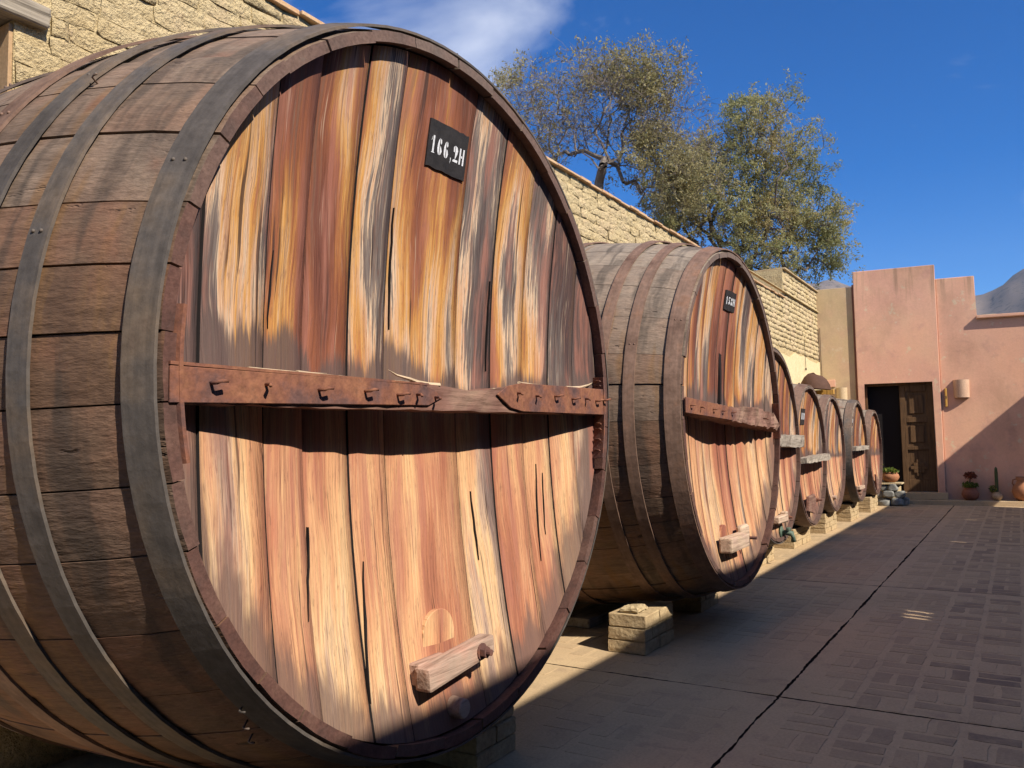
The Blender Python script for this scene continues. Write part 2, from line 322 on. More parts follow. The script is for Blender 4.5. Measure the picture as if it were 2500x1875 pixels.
# ------------------------------------------------------------------ mesh helpers (lengths in eye heights)
def mk(name, V, F, mats, parent=None, loc=(0, 0, 0), smooth=False, mi=None, props=None):
    me = bpy.data.meshes.new(name)
    me.from_pydata([tuple(c*U for c in v) for v in V], [], F)
    for q in (mats if isinstance(mats, (list, tuple)) else [mats]): me.materials.append(M[q])
    if mi is not None: me.polygons.foreach_set('material_index', mi)
    if smooth: me.polygons.foreach_set('use_smooth', [True]*len(F))
    me.update()
    o = bpy.data.objects.new(name, me); col.objects.link(o); o.location = tuple(c*U for c in loc)
    if parent: o.parent = parent
    if props:
        for k, v in props.items(): o[k] = float(v)
    return o
def mkbm(name, bm, mats, parent=None, loc=(0, 0, 0), smooth=False, props=None):
    bmesh.ops.recalc_face_normals(bm, faces=bm.faces)
    me = bpy.data.meshes.new(name)
    for v in bm.verts: v.co *= U
    bm.to_mesh(me); bm.free()
    for q in (mats if isinstance(mats, (list, tuple)) else [mats]): me.materials.append(M[q])
    if smooth: me.polygons.foreach_set('use_smooth', [True]*len(me.polygons))
    o = bpy.data.objects.new(name, me); col.objects.link(o); o.location = tuple(c*U for c in loc)
    if parent: o.parent = parent
    if props:
        for k, v in props.items(): o[k] = float(v)
    return o
def empty(name, loc, label=None, cat=None, group=None):
    o = bpy.data.objects.new(name, None); o.empty_display_size = .1; col.objects.link(o); o.location = tuple(c*U for c in loc)
    return tag(o, label, cat, group)
def tag(o, label=None, cat=None, group=None, kind=None):
    if label: o['label'] = label
    if cat: o['category'] = cat
    if group: o['group'] = group
    if kind: o['kind'] = kind
    return o
def bbox(bm, x0, x1, y0, y1, z0, z1, jit=0.):
    vs = [bm.verts.new((x+random.uniform(-jit, jit), y+random.uniform(-jit, jit), z+random.uniform(-jit, jit))) for x in (x0, x1) for y in (y0, y1) for z in (z0, z1)]
    for q in ((0, 1, 3, 2), (4, 6, 7, 5), (0, 4, 5, 1), (2, 3, 7, 6), (0, 2, 6, 4), (1, 5, 7, 3)): bm.faces.new([vs[i] for i in q])
    return vs
def bevel(bm, w, seg=1):
    bmesh.ops.bevel(bm, geom=list(bm.edges), offset=w, segments=seg, affect='EDGES', profile=.6)
def box(name, x0, x1, y0, y1, z0, z1, mat, parent=None, bev=0., jit=0., loc=(0, 0, 0), seg=1, props=None):
    bm = bmesh.new(); bbox(bm, x0, x1, y0, y1, z0, z1, jit)
    if bev: bevel(bm, bev, seg)
    return mkbm(name, bm, mat, parent, loc, props=props)
def rough_box(name, x0, x1, y0, y1, z0, z1, mat, parent=None, amp=.006, cuts=3, bev=.006, loc=(0, 0, 0), seed=0):
    bm = bmesh.new(); bbox(bm, x0, x1, y0, y1, z0, z1)
    if bev: bevel(bm, bev)
    bmesh.ops.subdivide_edges(bm, edges=list(bm.edges), cuts=cuts, use_grid_fill=True)
    q = random.Random(seed)
    for v in bm.verts: v.co += Vector((q.uniform(-amp, amp), q.uniform(-amp, amp), q.uniform(-amp, amp)))
    return mkbm(name, bm, mat, parent, loc)
def prism(name, pts, y0, y1, mat, parent=None, bev=0., loc=(0, 0, 0)):
    """polygon in x,z pushed from y0 to y1"""
    bm = bmesh.new(); a = [bm.verts.new((x, y0, z)) for x, z in pts]; b = [bm.verts.new((x, y1, z)) for x, z in pts]; n = len(pts)
    bm.faces.new(a); bm.faces.new(b[::-1])
    for i in range(n): bm.faces.new((a[i], b[i], b[(i+1) % n], a[(i+1) % n]))
    if bev: bevel(bm, bev)
    return mkbm(name, bm, mat, parent, loc)
def lathe(name, prof, mat, parent=None, loc=(0, 0, 0), n=28, wob=0.):
    V = []; F = []; k = len(prof)
    for i in range(n):
        t = 2*math.pi*i/n; w = 1+random.uniform(-wob, wob)
        for r, z in prof: V.append((r*w*math.cos(t), r*w*math.sin(t), z))
    for i in range(n):
        j = (i+1) % n
        for q in range(k-1): F.append((i*k+q, j*k+q, j*k+q+1, i*k+q+1))
    F.append(tuple(i*k for i in range(n))[::-1]); 
    return mk(name, V, F, mat, parent, loc, smooth=True)
def tube_data(pts, rad, n=6):
    V = []; F = []; P = [Vector(p) for p in pts]
    for i, p in enumerate(P):
        d = (P[min(i+1, len(P)-1)]-P[max(i-1, 0)]).normalized()
        a = d.cross(Vector((.31, .22, .92))).normalized(); b = d.cross(a)
        r = rad[i] if isinstance(rad, (list, tuple)) else rad
        for k in range(n):
            t = 2*math.pi*k/n; q = p+a*(r*math.cos(t))+b*(r*math.sin(t)); V.append(tuple(q))
    for i in range(len(P)-1):
        for k in range(n): F.append((i*n+k, i*n+(k+1) % n, (i+1)*n+(k+1) % n, (i+1)*n+k))
    F.append(tuple(range(n))[::-1]); F.append(tuple((len(P)-1)*n+k for k in range(n)))
    return V, F
def tube(name, pts, rad, mat, parent=None, n=6, loc=(0, 0, 0)):
    V, F = tube_data(pts, rad, n); return mk(name, V, F, mat, parent, loc, smooth=True)

# ------------------------------------------------------------------ the setting: ground, floor
JY = .85; JX = [.58, 3.345, 6.11, 8.9, 11.5]
YS0, YS1, XS0, XS1 = -1.60, 2.66, -2.2, 13.62
g = box('ground', -2700, 2700, -2700, 2700, -.4, -.03, 'ground'); tag(g, kind='structure')
floor = box('courtyard_floor', XS0, XS1, YS0, YS1+.3, -.028, -.016, 'dirt'); tag(floor, kind='structure')
def ragged_slab(name, x0, x1, y0, y1, parent):
    """mortar slab with worn, uneven edges along the expansion joints"""
    ring = []
    def side(ax, ay, bx, by):
        n = max(2, int(math.hypot(bx-ax, by-ay)/.025)); 
        w = 0
        for i in range(n):
            t = i/n; w = .85*w+random.uniform(-.0022, .0022); j = w+random.uniform(-.0022, .0018)
            x = ax+(bx-ax)*t; y = ay+(by-ay)*t
            if ax == bx: x += j
            else: y += j
            ring.append((x, y))
    g_ = .0055; gy = .0062
    a, b, c, d = x0+g_, x1-g_, y0+gy, y1-gy
    side(a, c, b, c); side(b, c, b, d); side(b, d, a, d); side(a, d, a, c)
    n = len(ring); V = [(x, y, -.0) for x, y in ring]+[(x, y, -.018) for x, y in ring]
    F = [tuple(range(n))]+[(i, i+n, (i+1) % n+n, (i+1) % n) for i in range(n)]
    return mk(name, V, F, ['slab', 'dirt'], parent, mi=[0]+[1]*n)
xs = [XS0]+JX+[XS1]; ys = [YS0, JY, YS1+.3]
for i in range(len(xs)-1):
    for j in range(2): ragged_slab('floor_slab', xs[i], xs[i+1], ys[j], ys[j+1], floor)

# basket-weave paving bricks, almost level with the mortar
PB = .185; BL = .158; BW = .072
bvar = []
for k in range(6):
    bm = bmesh.new(); h = .0014; q = random.Random(k)
    n = 8; ring = []
    L, W = BL/2, BW/2
    base = [(-L, -W), (-L*.35, -W), (L*.4, -W), (L, -W), (L, W), (L*.3, W), (-L*.45, W), (-L, W)]
    top = [bm.verts.new((x*(1-.03)+q.uniform(-.004, .004), y*(1-.05)+q.uniform(-.004, .004), h)) for x, y in base]
    bot = [bm.verts.new((v.co.x*1.03, v.co.y*1.06, -.006)) for v in top]
    bm.faces.new(top)
    for i in range(8): bm.faces.new((bot[i], bot[(i+1) % 8], top[(i+1) % 8], top[i]))
    me = bpy.data.meshes.new('paving_brick')
    for v in bm.verts: v.co *= U
    bmesh.ops.recalc_face_normals(bm, faces=bm.faces); bm.to_mesh(me); bm.free(); me.materials.append(M['brick']); bvar.append(me)
cells = []
ny = int((JY-.01-YS0)/PB)
for ix in range(int((XS1-2.0)/PB)):
    for iy in range(-16, 12):
        cx = 2.05+PB*(ix+.5); cy = .0285+PB*(iy+.5)
        if cy < -1.0 or cy > 2.2: continue
        for s in (-1, 1):
            if (ix+iy) % 2: p = (cx, cy+s*PB/4, 0)
            else: p = (cx+s*PB/4, cy, math.pi/2)
            hx, hy = ((BL, BW) if p[2] == 0 else (BW, BL))
            if any(abs(p[0]-x) < hx/2+.012 for x in JX) or abs(p[1]-JY) < hy/2+.012: continue
            if p[0] > XS1-.1: continue
            d = p[0]*f_.x+p[1]*f_.y
            sx = 1250+2020*(p[0]*r_.x+p[1]*r_.y)/max(d, .1)
            stn = max(0, min(1.1, (.85-p[1])*1.5))*random.choice((.1, .25, .45, .7, .95)) if p[1] < JY else random.choice((0, 0, 0, .12, .25))
            stn = max(stn, .06)
            cells.append((d, -200 < sx < 2700 and d > 1.5, p, stn))
vis = sorted([c for c in cells if c[1]], key=lambda c: c[0]); near = vis[:300]; far = vis[300:]
for d, v, p, stn in near:
    o = bpy.data.objects.new('brick', random.choice(bvar)); col.objects.link(o); o.parent = floor
    o.location = (p[0]*U, p[1]*U, random.uniform(-.001, .001)-(.0014 if p[1] > JY else 0)); o.rotation_euler = (random.uniform(-.009, .009), random.uniform(-.009, .009), p[2]+random.choice((0, math.pi))+random.uniform(-.02, .02)); o['stain'] = float(stn)
for band, (lo, hi) in enumerate(((0, .2), (.2, .5), (.5, 2))):
    V = []; F = []
    for d, v, p, stn in far:
        if not lo <= stn < hi: continue
        me = random.choice(bvar); c, s = math.cos(p[2]), math.sin(p[2]); o = len(V)
        V += [((v.co.x*c-v.co.y*s)/U+p[0], (v.co.x*s+v.co.y*c)/U+p[1], v.co.z/U) for v in me.vertices]
        F += [tuple(i+o for i in q.vertices) for q in me.polygons]
    o = mk('paving_bricks', V, F, 'brick', floor, props=dict(stain=(lo+min(hi, 1))/2)); o['kind'] = 'stuff'

# ------------------------------------------------------------------ adobe wall behind the barrels
YW = 2.66; XO = 1.36; ZT = 2.93
wall = empty('adobe_wall', (XO, YW, 0), 'long pale yellow adobe brick wall with clay coping running behind the barrels', 'wall')
def wbox(name, x0, x1, y0, y1, z0, z1, mat, **k): return box(name, x0-XO, x1-XO, y0-YW, y1-YW, z0, z1, mat, wall, **k)
wbox('mortar_bed', XO, 13.9, YW+.012, YW+.30, -.02, ZT-.02, 'joint')
wbox('mortar_bed', -2.2, XO, YW+.012, YW+.30, 2.44, ZT-.02, 'joint')
wbox('mortar_bed', 11.55, 13.9, YW+.012, YW+.45, ZT-.02, 3.33, 'joint')
wbox('plastered_jamb', XO-.012, XO+.005, YW+.02, YW+.30, -.02, 2.36, 'jamb')
rough_box('lintel', -2.2-XO, 1.455-XO, -.03, .29, 2.372, 2.44, 'lintelwood', wall, .0035, 3, .007)
# adobe bricks
avar = []
for k in range(10):
    q = random.Random(100+k); bm = bmesh.new(); bbox(bm, -.5, .5, -1, 0, -.5, .5)
    bmesh.ops.subdivide_edges(bm, edges=[e for e in bm.edges if abs(e.verts[0].co.x-e.verts[1].co.x) > .5], cuts=3)
    bmesh.ops.subdivide_edges(bm, edges=[e for e in bm.edges if abs(e.verts[0].co.z-e.verts[1].co.z) > .5], cuts=1, use_grid_fill=True)
    for v in bm.verts:
        ex = abs(v.co.x) > .49; ez = abs(v.co.z) > .49
        v.co += Vector((q.uniform(-.035, .035), 0, q.uniform(-.11, .11)))
        if v.co.y < -.5: v.co.y += q.uniform(-.35, .35)+(.6 if ez and ex else .35 if ez else .3 if ex else -.05)
    bmesh.ops.recalc_face_normals(bm, faces=bm.faces)
    me = bpy.data.meshes.new('adobe_brick'); bm.to_mesh(me); bm.free(); me.materials.append(M['adobe']); me.polygons.foreach_set('use_smooth', [True]*len(me.polygons)); avar.append(me)
CP = .0685; rows = []
zr = 1.55; ri = 0
while zr < 3.33-.03:
    x = -1.5+random.uniform(0, .2)
    while x < 13.88:
        L = random.uniform(.165, .265)
        top = ZT-.02 if x < 11.55 else 3.31
        xl, xr = x, min(x+L, 13.885)
        x += L+random.uniform(.003, .012)
        if zr+CP*.5 > top: continue
        if xr < XO+.03 and zr < 2.46: continue
        if zr < 2.44 and xl < XO+.005: xl = XO+.005
        if zr < 2.46 and zr+CP > 2.36 and xl < 1.47: xl = 1.475
        if xr-xl < .05: continue
        if xr > 10.6 and zr < 2.2-.08*(xr < 11.2): continue
        rows.append(((xl+xr)/2, zr+CP/2+random.uniform(-.004, .004), xr-xl, CP*random.uniform(.88, 1.02), random.uniform(.006, .018)))
    zr += CP; ri += 1
def seen(b):
    x, z = b[0], b[1]; d = x*f_.x+YW*f_.y
    sx = 1250+2020*(x*r_.x+YW*r_.y)/d
    return d if (-80 < sx and z > 1.9) else 1e3+d
rows.sort(key=lambda b: seen(b) if not (2.2 < b[0] < 4.9) else seen(b)+100)
for x, z, L, h, dep in rows[:300]:
    o = bpy.data.objects.new('brick', random.choice(avar)); col.objects.link(o); o.parent = wall
    o.location = ((x-XO)*U, .013*U, z*U); o.scale = (L*U, dep*U, h*U); o.rotation_euler = (0, random.uniform(-.015, .015), random.uniform(-.01, .01))
V = []; F = []
for x, z, L, h, dep in rows[300:]:
    me = random.choice(avar); o = len(V)
    V += [(v.co.x*L+x-XO, v.co.y*dep+.013, v.co.z*h+z) for v in me.vertices]; F += [tuple(i+o for i in q.vertices) for q in me.polygons]
o = mk('bricks_further_along', V, F, 'adobe', wall, smooth=True); o['kind'] = 'stuff'
# smooth lime plaster low on the far end
bm = bmesh.new(); pts = [(10.6, 1.3), (13.88, 1.3), (13.88, 2.24)]+[(13.88-.3*i, 2.17+random.uniform(-.05, .05)) for i in range(1, 11)]+[(10.6, 1.9)]
prism('plaster_patch', [(x-XO, z) for x, z in pts], -.012, .012, 'lime', wall)
# clay coping tiles
x = -2.1
while x < 11.5:
    L = random.uniform(.17, .2)
    box('coping_tile', x-XO, x+L-.006-XO, -.022+random.uniform(-.008, .008), .30, ZT-.012+random.uniform(-.004, .004), ZT+.008+random.uniform(-.004, .004), 'tile', wall, bev=.003); x += L
x = 11.57
while x < 13.85:
    L = random.uniform(.17, .2)
    box('coping_tile', x-XO, x+L-.006-XO, -.03, .44, 3.33, 3.352+random.uniform(-.004, .004), 'pier', wall, bev=.004); x += L
box('thin_ledge', 9.4-XO, 13.88-XO, -.028, .012, 3.0, 3.012, 'joint', wall, jit=.003)

# ------------------------------------------------------------------ barrels
def glyphs(txt):
    cr1 = [(.40, 1), (.22, .86), (.08, .62), (.06, .4), (.12, .16), (.3, 0), (.40, 0)]; cr2 = [(.52, .56), (.72, .48), (.88, .28), (.72, .07), (.52, 0)]; dab = [(.52, 1), (.7, .93), (.76, .77), (.64, .66), (.52, .75)]
    G = {'1': [[(.36, .02), (.64, .02), (.64, 1), (.36, 1)], [(.08, .66), (.2, .72), (.28, .95), (.22, .9)], [(.2, -.02), (.8, -.02), (.7, .04), (.3, .04)]],
         '6': [cr1, cr2, dab], ',': [[(.3, .16), (.62, .16), (.6, -.02), (.3, -.22), (.42, 0)]],
         '2': [[(.05, .88), (.32, 1), (.32, .6), (.1, .62)], [(.42, 1), (.72, .94), (.9, .74), (.78, .48), (.52, .24), (.42, .2)], [(.05, 0), (.92, 0), (.98, .17), (.3, .17), (.05, .1)]],
         'H': [[(.05, 0), (.32, 0), (.32, 1), (.05, 1)], [(.68, 0), (.95, 0), (.95, 1), (.68, 1)], [(.4, .42), (.6, .42), (.6, .56), (.4, .56)]],
         '5': [[(.2, 1), (.85, 1), (.85, .86), (.2, .86)], [(.2, .82), (.38, .82), (.38, .52), (.2, .5)], [(.46, .62), (.72, .55), (.88, .3), (.72, .07), (.46, 0)], [(.05, .26), (.32, .32), (.32, .02), (.12, .1)]],
         '8': [[(.45, 1), (.2, .9), (.15, .72), (.28, .58), (.45, .54)], [(.55, 1), (.8, .9), (.85, .72), (.72, .58), (.55, .54)], [(.45, .48), (.15, .38), (.08, .2), (.2, .05), (.45, 0)], [(.55, .48), (.85, .38), (.92, .2), (.8, .05), (.55, 0)]],
         '~': [[(.2, .1), (.7, 0), (.8, .9), (.3, 1)]], ' ': []}
    out = []; x = 0
    for ch in txt:
        w = {',': .5, ' ': .3, '~': .8}.get(ch, 1.)
        for poly in G[ch]: out.append([(x+px*w, pz) for px, pz in poly])
        x += w*1.16
    return out, x

def barrel(name, cx, yh, cz, rx, zf, length, bulge, label, nst, seams, hoops, brace_z, greyf, tones, conc=.10, rec=.032, tk=.05, angles=None, soft=0.):
    """staves run back along +y from the head at y=0; origin on the floor under the head"""
    B = empty(name, (cx, yh, 0), label, 'wine barrel', 'old wooden wine barrels in a row along the wall')
    yb = .7*length
    def rad(y): return rx+bulge*(1-((y-yb)/yb)**2)
    def pt(y, th, off): 
        r = rad(y)+off; return (-r*math.cos(th), y, cz+r*zf*math.sin(th))
    if angles is None:
        w = np.array([random.uniform(.75, 1.25) for _ in range(nst)]); angles = list(np.cumsum(w)/w.sum()*360-180)
    else: angles = sorted(angles)
    n = len(angles); NL = 9; NA = 3
    for k in range(n):
        a0 = R(angles[k]); a1 = R(angles[(k+1) % n]+(360 if k == n-1 else 0)); gp = .0016/rx; a0 += gp*random.uniform(.4, 1.6); a1 -= gp*random.uniform(.4, 1.6)
        off = random.uniform(-.0045, .0045); yf = random.uniform(-.0035, .0035); sd = random.random()*10
        V = []; F = []; mi = []
        for i in range(NL+1):
            y = yf+(length-yf)*i/NL
            t_ = tk*(1 if i > 0 else .62)
            for j in range(NA+1):
                th = a0+(a1-a0)*j/NA; V.append(pt(y, th, off-(.004 if i == 0 else 0)-(.0018 if j in (0, NA) else 0)))
            for j in range(NA+1):
                th = a0+(a1-a0)*j/NA; V.append(pt(y, th, off-t_))
        w_ = 2*(NA+1)
        for i in range(NL):
            for j in range(NA):
                a = i*w_+j; F.append((a, a+w_, a+w_+1, a+1)); mi.append(0)
                a = i*w_+NA+1+j; F.append((a, a+1, a+w_+1, a+w_)); mi.append(1 if i == 0 else 0)
            a = i*w_; F.append((a, a+NA+1, a+NA+1+w_, a+w_)); mi.append(0)
            a = i*w_+NA; F.append((a, a+w_, a+w_+NA+1, a+NA+1)); mi.append(0)
        for j in range(NA):
            a = j; F.append((a, a+1, a+NA+2, a+NA+1)); mi.append(1)
            a = NL*w_+j; F.append((a, a+NA+1, a+NA+2, a+1)); mi.append(0)
        mid = (a0+a1)/2; g_ = greyf(math.sin(mid))+random.uniform(-.15, .15)
        mk('stave', V, F, ['stave', 'chime'], B, mi=mi, props=dict(seed=sd, grey=max(0, min(1, g_))))
    # hoops
    for (y0, y1, rust, loose) in hoops:
        NS = 96; V = []; F = []; t = .0065; ph = random.random()*6
        for i in range(NS):
            th = 2*math.pi*i/NS; lo = .0022+loose*max(0, math.sin(th)+.1*math.sin(3*th+ph))+.0012*math.sin(5*th+ph)
            wy = .003*math.sin(2*th+ph)
            for (y, o2) in ((y0, lo), (y0, lo+t), (y1, lo+t), (y1, lo)): V.append(pt(y+wy, th, o2))
        for i in range(NS):
            j = (i+1) % NS
            for q in range(4): F.append((i*4+q, i*4+(q+1) % 4, j*4+(q+1) % 4, j*4+q))
        mk('hoop', V, F, 'hoop', B, props=dict(rust=rust))
        th = R(random.uniform(15, 60))
        for s in (.3, .7):
            p = pt(y0+(y1-y0)*s, th, t+.0035)
            bm = bmesh.new(); bmesh.ops.create_uvsphere(bm, u_segments=8, v_segments=5, radius=.0042); 
            mkbm('rivet', bm, 'hoop', B, p, True, props=dict(rust=rust))
    # head planks, dished inward
    ri = rad(rec)-tk+.012
    def hy(x, z):
        q = (x*x+(z-cz)**2/zf**2)/(ri*ri); return rec+conc*max(0, 1-q)
    B['hr_'] = ri
    for k in range(len(seams)-1):
        gl, gr = random.uniform(.0012, .0026), random.uniform(.0012, .0026); x0, x1 = seams[k]+gl, seams[k+1]-gr
        if k == 0: x0 = -ri*.998
        if k == len(seams)-2: x1 = ri*.998
        NX = 4; NZ = 26; V = []; F = []; mi = []; dy = random.uniform(-.003, .003)
        for i in range(NX+1):
            x = x0+(x1-x0)*i/NX; hh = math.sqrt(max(1e-6, ri*ri-x*x))*zf
            for j in range(NZ+1):
                z = cz-hh+2*hh*j/NZ; V.append((x, hy(x, z)+dy+(.002 if i in (0, NX) else 0), z))
        nf = len(V)
        for v in V[:nf]: pass
        for i in range(NX):
            for j in range(NZ): a = i*(NZ+1)+j; F.append((a, a+NZ+1, a+NZ+2, a+1)); mi.append(0)
        # edges turned back
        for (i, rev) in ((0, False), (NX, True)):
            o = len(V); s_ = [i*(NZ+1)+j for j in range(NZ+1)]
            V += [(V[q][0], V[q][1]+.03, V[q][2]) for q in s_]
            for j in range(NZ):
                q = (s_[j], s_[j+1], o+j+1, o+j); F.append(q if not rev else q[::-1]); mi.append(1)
        tn, gy = tones[k % len(tones)]
        mk('head_plank', V, F, ['head', 'dark'], B, smooth=True, mi=mi, props=dict(seed=random.random()*9+k, grey=gy, tone=tn, hz=brace_z*U, hr=ri*U, cz=cz*U))
    # near-black sheet added behind the boards; its colour stands in for shade in gaps
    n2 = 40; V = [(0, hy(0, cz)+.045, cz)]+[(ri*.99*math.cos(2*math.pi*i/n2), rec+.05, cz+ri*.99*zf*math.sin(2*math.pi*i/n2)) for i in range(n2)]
    mk('gap_shade_sheet', V, [(0, 1+i, 1+(i+1) % n2) for i in range(n2)], 'dark', B)
    V = [(0, length-.06, cz)]+[(rad(length-.06)*.98*math.cos(2*math.pi*i/n2), length-.06, cz+rad(length-.06)*.98*zf*math.sin(2*math.pi*i/n2)) for i in range(n2)]
    mk('rear_head', V, [(0, 1+i, 1+(i+1) % n2) for i in range(n2)], 'stave', B, props=dict(seed=3, grey=.3))
    return B, hy, pt, ri

def nail(B, p, kind=0, mat='rust', s=1.):
    x, y, z = p
    if kind == 0: pts = [(x, y+.01, z), (x, y-.014*s, z), (x+.004*s, y-.02*s, z+.003), (x+.018*s, y-.018*s, z+.004)]
    else: pts = [(x, y+.01, z), (x, y-.012*s, z), (x-.008*s, y-.02*s, z-.004)]
    tube('nail', pts, .0035*s, mat, B, 5)
def sign(B, hy, x0, x1, z0, z1, txt, skew=0., lh=.36, fade=False):
    y = (hy(x0, z0)+hy(x1, z0)+hy(x0, z1)+hy(x1, z1))/4
    yl = (hy(x0, z0)+hy(x0, z1))/2-.0045; yr = (hy(x1, z0)+hy(x1, z1))/2-.0045; kt = (hy(x0, z1)-hy(x0, z0))/2
    def Y(x, z): return yl+(yr-yl)*(x-x0)/(x1-x0)+kt*((z-z0)/(z1-z0)*2-1)
    N = 12; top = [(x0+(x1-x0)*i/N, z1+random.uniform(-.002, .002)) for i in range(N+1)]; bot = [(x1-(x1-x0)*i/N, z0+random.uniform(-.003, .002)) for i in range(N+1)]
    P = bot[::-1]+top[::-1]
    V = [(x, Y(x, z), z) for x, z in P]+[(x, Y(x, z)+.02, z) for x, z in P]; n = len(P)
    F = [tuple(range(n))]+[(i, i+n, (i+1) % n+n, (i+1) % n) for i in range(n)]
    S = mk('number_panel', V, F, 'black', B)
    polys, w = glyphs(txt); hgt = (z1-z0)*lh; wid = (x1-x0)*.9; V = []; F = []
    for poly in polys:
        o = len(V)
        for px, pz in poly:
            x = x0+(x1-x0)*.05+wid*px/w; z = z0+(z1-z0)*.30+hgt*pz+random.uniform(-.0008, .0008)+skew*(x-x0); V.append((x, Y(x, z)-.0015, z))
        F.append(tuple(range(o, o+len(poly))))
    mk('stencilled_number', V, F, 'white', S)
def trap(B, hy, x, z, w, h, mat='pale', arc=True):
    """small arched access door low in the head"""
    y = hy(x, z)
    if arc:
        n = 14; pts = [(x-w, z-h)]+[(x-w*math.cos(math.pi*i/n), z+w*.9*math.sin(math.pi*i/n)) for i in range(n+1)]+[(x+w, z-h)]
        o = prism('access_door', pts, y-.0045, y+.02, 'head', B, .0015)
        for kk, vv in dict(seed=random.random()*9, grey=0, tone=.12, hz=3*U, hr=9*U, cz=1).items(): o[kk] = float(vv)
        o['hz'] = 1.1*U; return o

SEAM_A = [-.91, -.80, -.615, -.485, -.318, -.173, .15, .318, .482, .622, .76, .90]
ang1 = [39, 46, 56, 67, 78, 90, 101, 112, 124, 135, 147, 158, 169, 29.5, 19.3, 11.5, 3.8, -4.1, -13.2, -21.2, -31, -41, -50, -61, -72, -84, -95, -107, -119, -130, -142, -153, -164, -174]
b1, hy1, pt1, ri1 = barrel('wine_barrel', 1.825, 1.27, 1.146, .925, .993, 1.34, .145,
    'largest and nearest barrel, with a rusty iron brace and the number 166,2 H', 34, SEAM_A,
    [(.003, .068, .25, .004), (.272, .322, .3, .003), (.43, .483, .3, .006), (.60, .665, .95, .004), (.98, 1.04, .6, 0), (1.2, 1.28, .5, 0)],
    1.13, lambda s: .16+.75*max(0, s-.2), [(.0, .34), (.15, .0), (.21, .0), (.16, .0), (.0, .20), (.20, .0), (.0, .15), (.14, 0), (.10, .0), (.0, .26), (.0, .34)], angles=ang1)
# brace: bowed timber, two pointed iron plates, end straps
def bz(x): return 1.098+.011*(x/.9)
def beam_brace(B, x0, x1, zc0, zc1, h0, h1, y0, y1, mat, amp=.004, n=26, seed=1, end_rough=0., tophump=None):
    q = random.Random(seed); V = []; F = []
    for i in range(n+1):
        t = i/n; x = x0+(x1-x0)*t; zc = zc0+(zc1-zc0)*t; h = h0+(h1-h0)*t; e = amp*(1+end_rough*max(0, t-.55)*8)
        up = tophump(t) if tophump else 0
        sec = [(y0, zc-h/2), (y0-.0005, zc), (y0, zc+h/2+up), ((y0+y1)/2, zc+h/2+up), (y1, zc+h/2+up), (y1, zc-h/2), ((y0+y1)/2, zc-h/2)]
        for (y, z) in sec: V.append((x, y+q.uniform(-e, e), z+q.uniform(-e, e)))
    k = 7
    for i in range(n):
        for j in range(k): F.append((i*k+j, i*k+(j+1) % k, (i+1)*k+(j+1) % k, (i+1)*k+j))
    F.append(tuple(range(k))); F.append(tuple(n*k+j for j in range(k))[::-1])
    return mk('brace', V, F, mat, B)
br = beam_brace(b1, -.885, .875, 1.108, 1.138, .058, .085, -.0, .105, 'beam', .0025, 40, 3, tophump=lambda t: -.018*math.exp(-((t-.53)/.07)**2))
prism('iron_plate', [(-.905, 1.079), (-.16, 1.097), (-.105, 1.118), (-.135, 1.138), (-.2, 1.15), (-.905, 1.145)], -.0085, -.0025, 'rust', br, .0015)
bm = bmesh.new(); bbox(bm, -.905, -.16, -.0085, .06, 1.147, 1.153); mkbm('plate_lip', bm, 'rust', br)
prism('iron_plate', [(.885, 1.095), (.885, 1.186), (.30, 1.178), (.215, 1.165), (.16, 1.138), (.235, 1.102), (.30, 1.094)], -.0095, -.0035, 'rust', br, .0015)
for i, (x, kd) in enumerate(((-.82, 0), (-.69, 1), (-.545, 0), (-.40, 0), (-.285, 0), (-.21, 1), (-.135, 1), (.27, 1), (.38, 1), (.50, 0), (.62, 0), (.72, 1), (.80, 0), (.86, 0))):
    nail(br, (x, -.0095, (1.118 if x < 0 else 1.142)+.004*(i % 2)), kd, s=1.15)
def strap(B, th0, th1, y0, y1, tkk, side, mat='rust', pt=None, off=-.052):
    V = []; F = []; n = 14
    for i in range(n+1):
        th = th0+(th1-th0)*i/n
        for (y, o) in ((y0, off), (y1, off), (y1, off-tkk), (y0, off-tkk)): V.append(pt(y, th, o))
    for i in range(n):
        for q in range(4): F.append((i*4+q, i*4+(q+1) % 4, (i+1)*4+(q+1) % 4, (i+1)*4+q))
    F.append((0, 1, 2, 3)); F.append((n*4+3, n*4+2, n*4+1, n*4))
    return mk('iron_strap', V, F, mat, B)
def ang(z, side):    # angle whose chime point lies at height z
    s = (z-1.146)/(.925*.993); a = math.asin(max(-1, min(1, s))); return a if side < 0 else math.pi-a
sL = strap(b1, ang(.965, -1), ang(1.262, -1), -.010, .045, .008, -1, pt=pt1, off=-.034); sR = strap(b1, ang(.93, 1), ang(1.235, 1), -.012, .05, .008, 1, pt=pt1, off=-.048)
for z in (.96, 1.0, 1.04, 1.205, 1.222, 1.06):
    p = pt1(.018, ang(z, 1), -.058); nail(sR, p, 1, s=.9)
# splinters curling off the brace
q = random.Random(5)
for (x, L, r, up) in ((-.72, .25, .006, .012), (-.60, .22, .007, .006), (-.47, .16, .004, .004), (-.1, -.17, .008, .04), (.16, .17, .007, .012), (.62, .26, .009, .045), (.30, .18, .006, .008), (-.28, .12, .004, .01)):
    zt = (1.15 if x < -.1 else 1.15 if x < .2 else 1.178)+.002
    pts = [(x+L*i/5, .0+.012*q.random()+.006*i, zt+up*(i/5)**2) for i in range(6)]
    V, F = tube_data(pts, [r, r, r*.9, r*.7, r*.45, r*.1], 5); V = [(a, b, zt+(c-zt)*.75) for a, b, c in V]
    mk('splinter', V, F, 'splinter', br)
sign(b1, hy1, -.052, .128, 1.765, 1.892, '166,2H', 0)
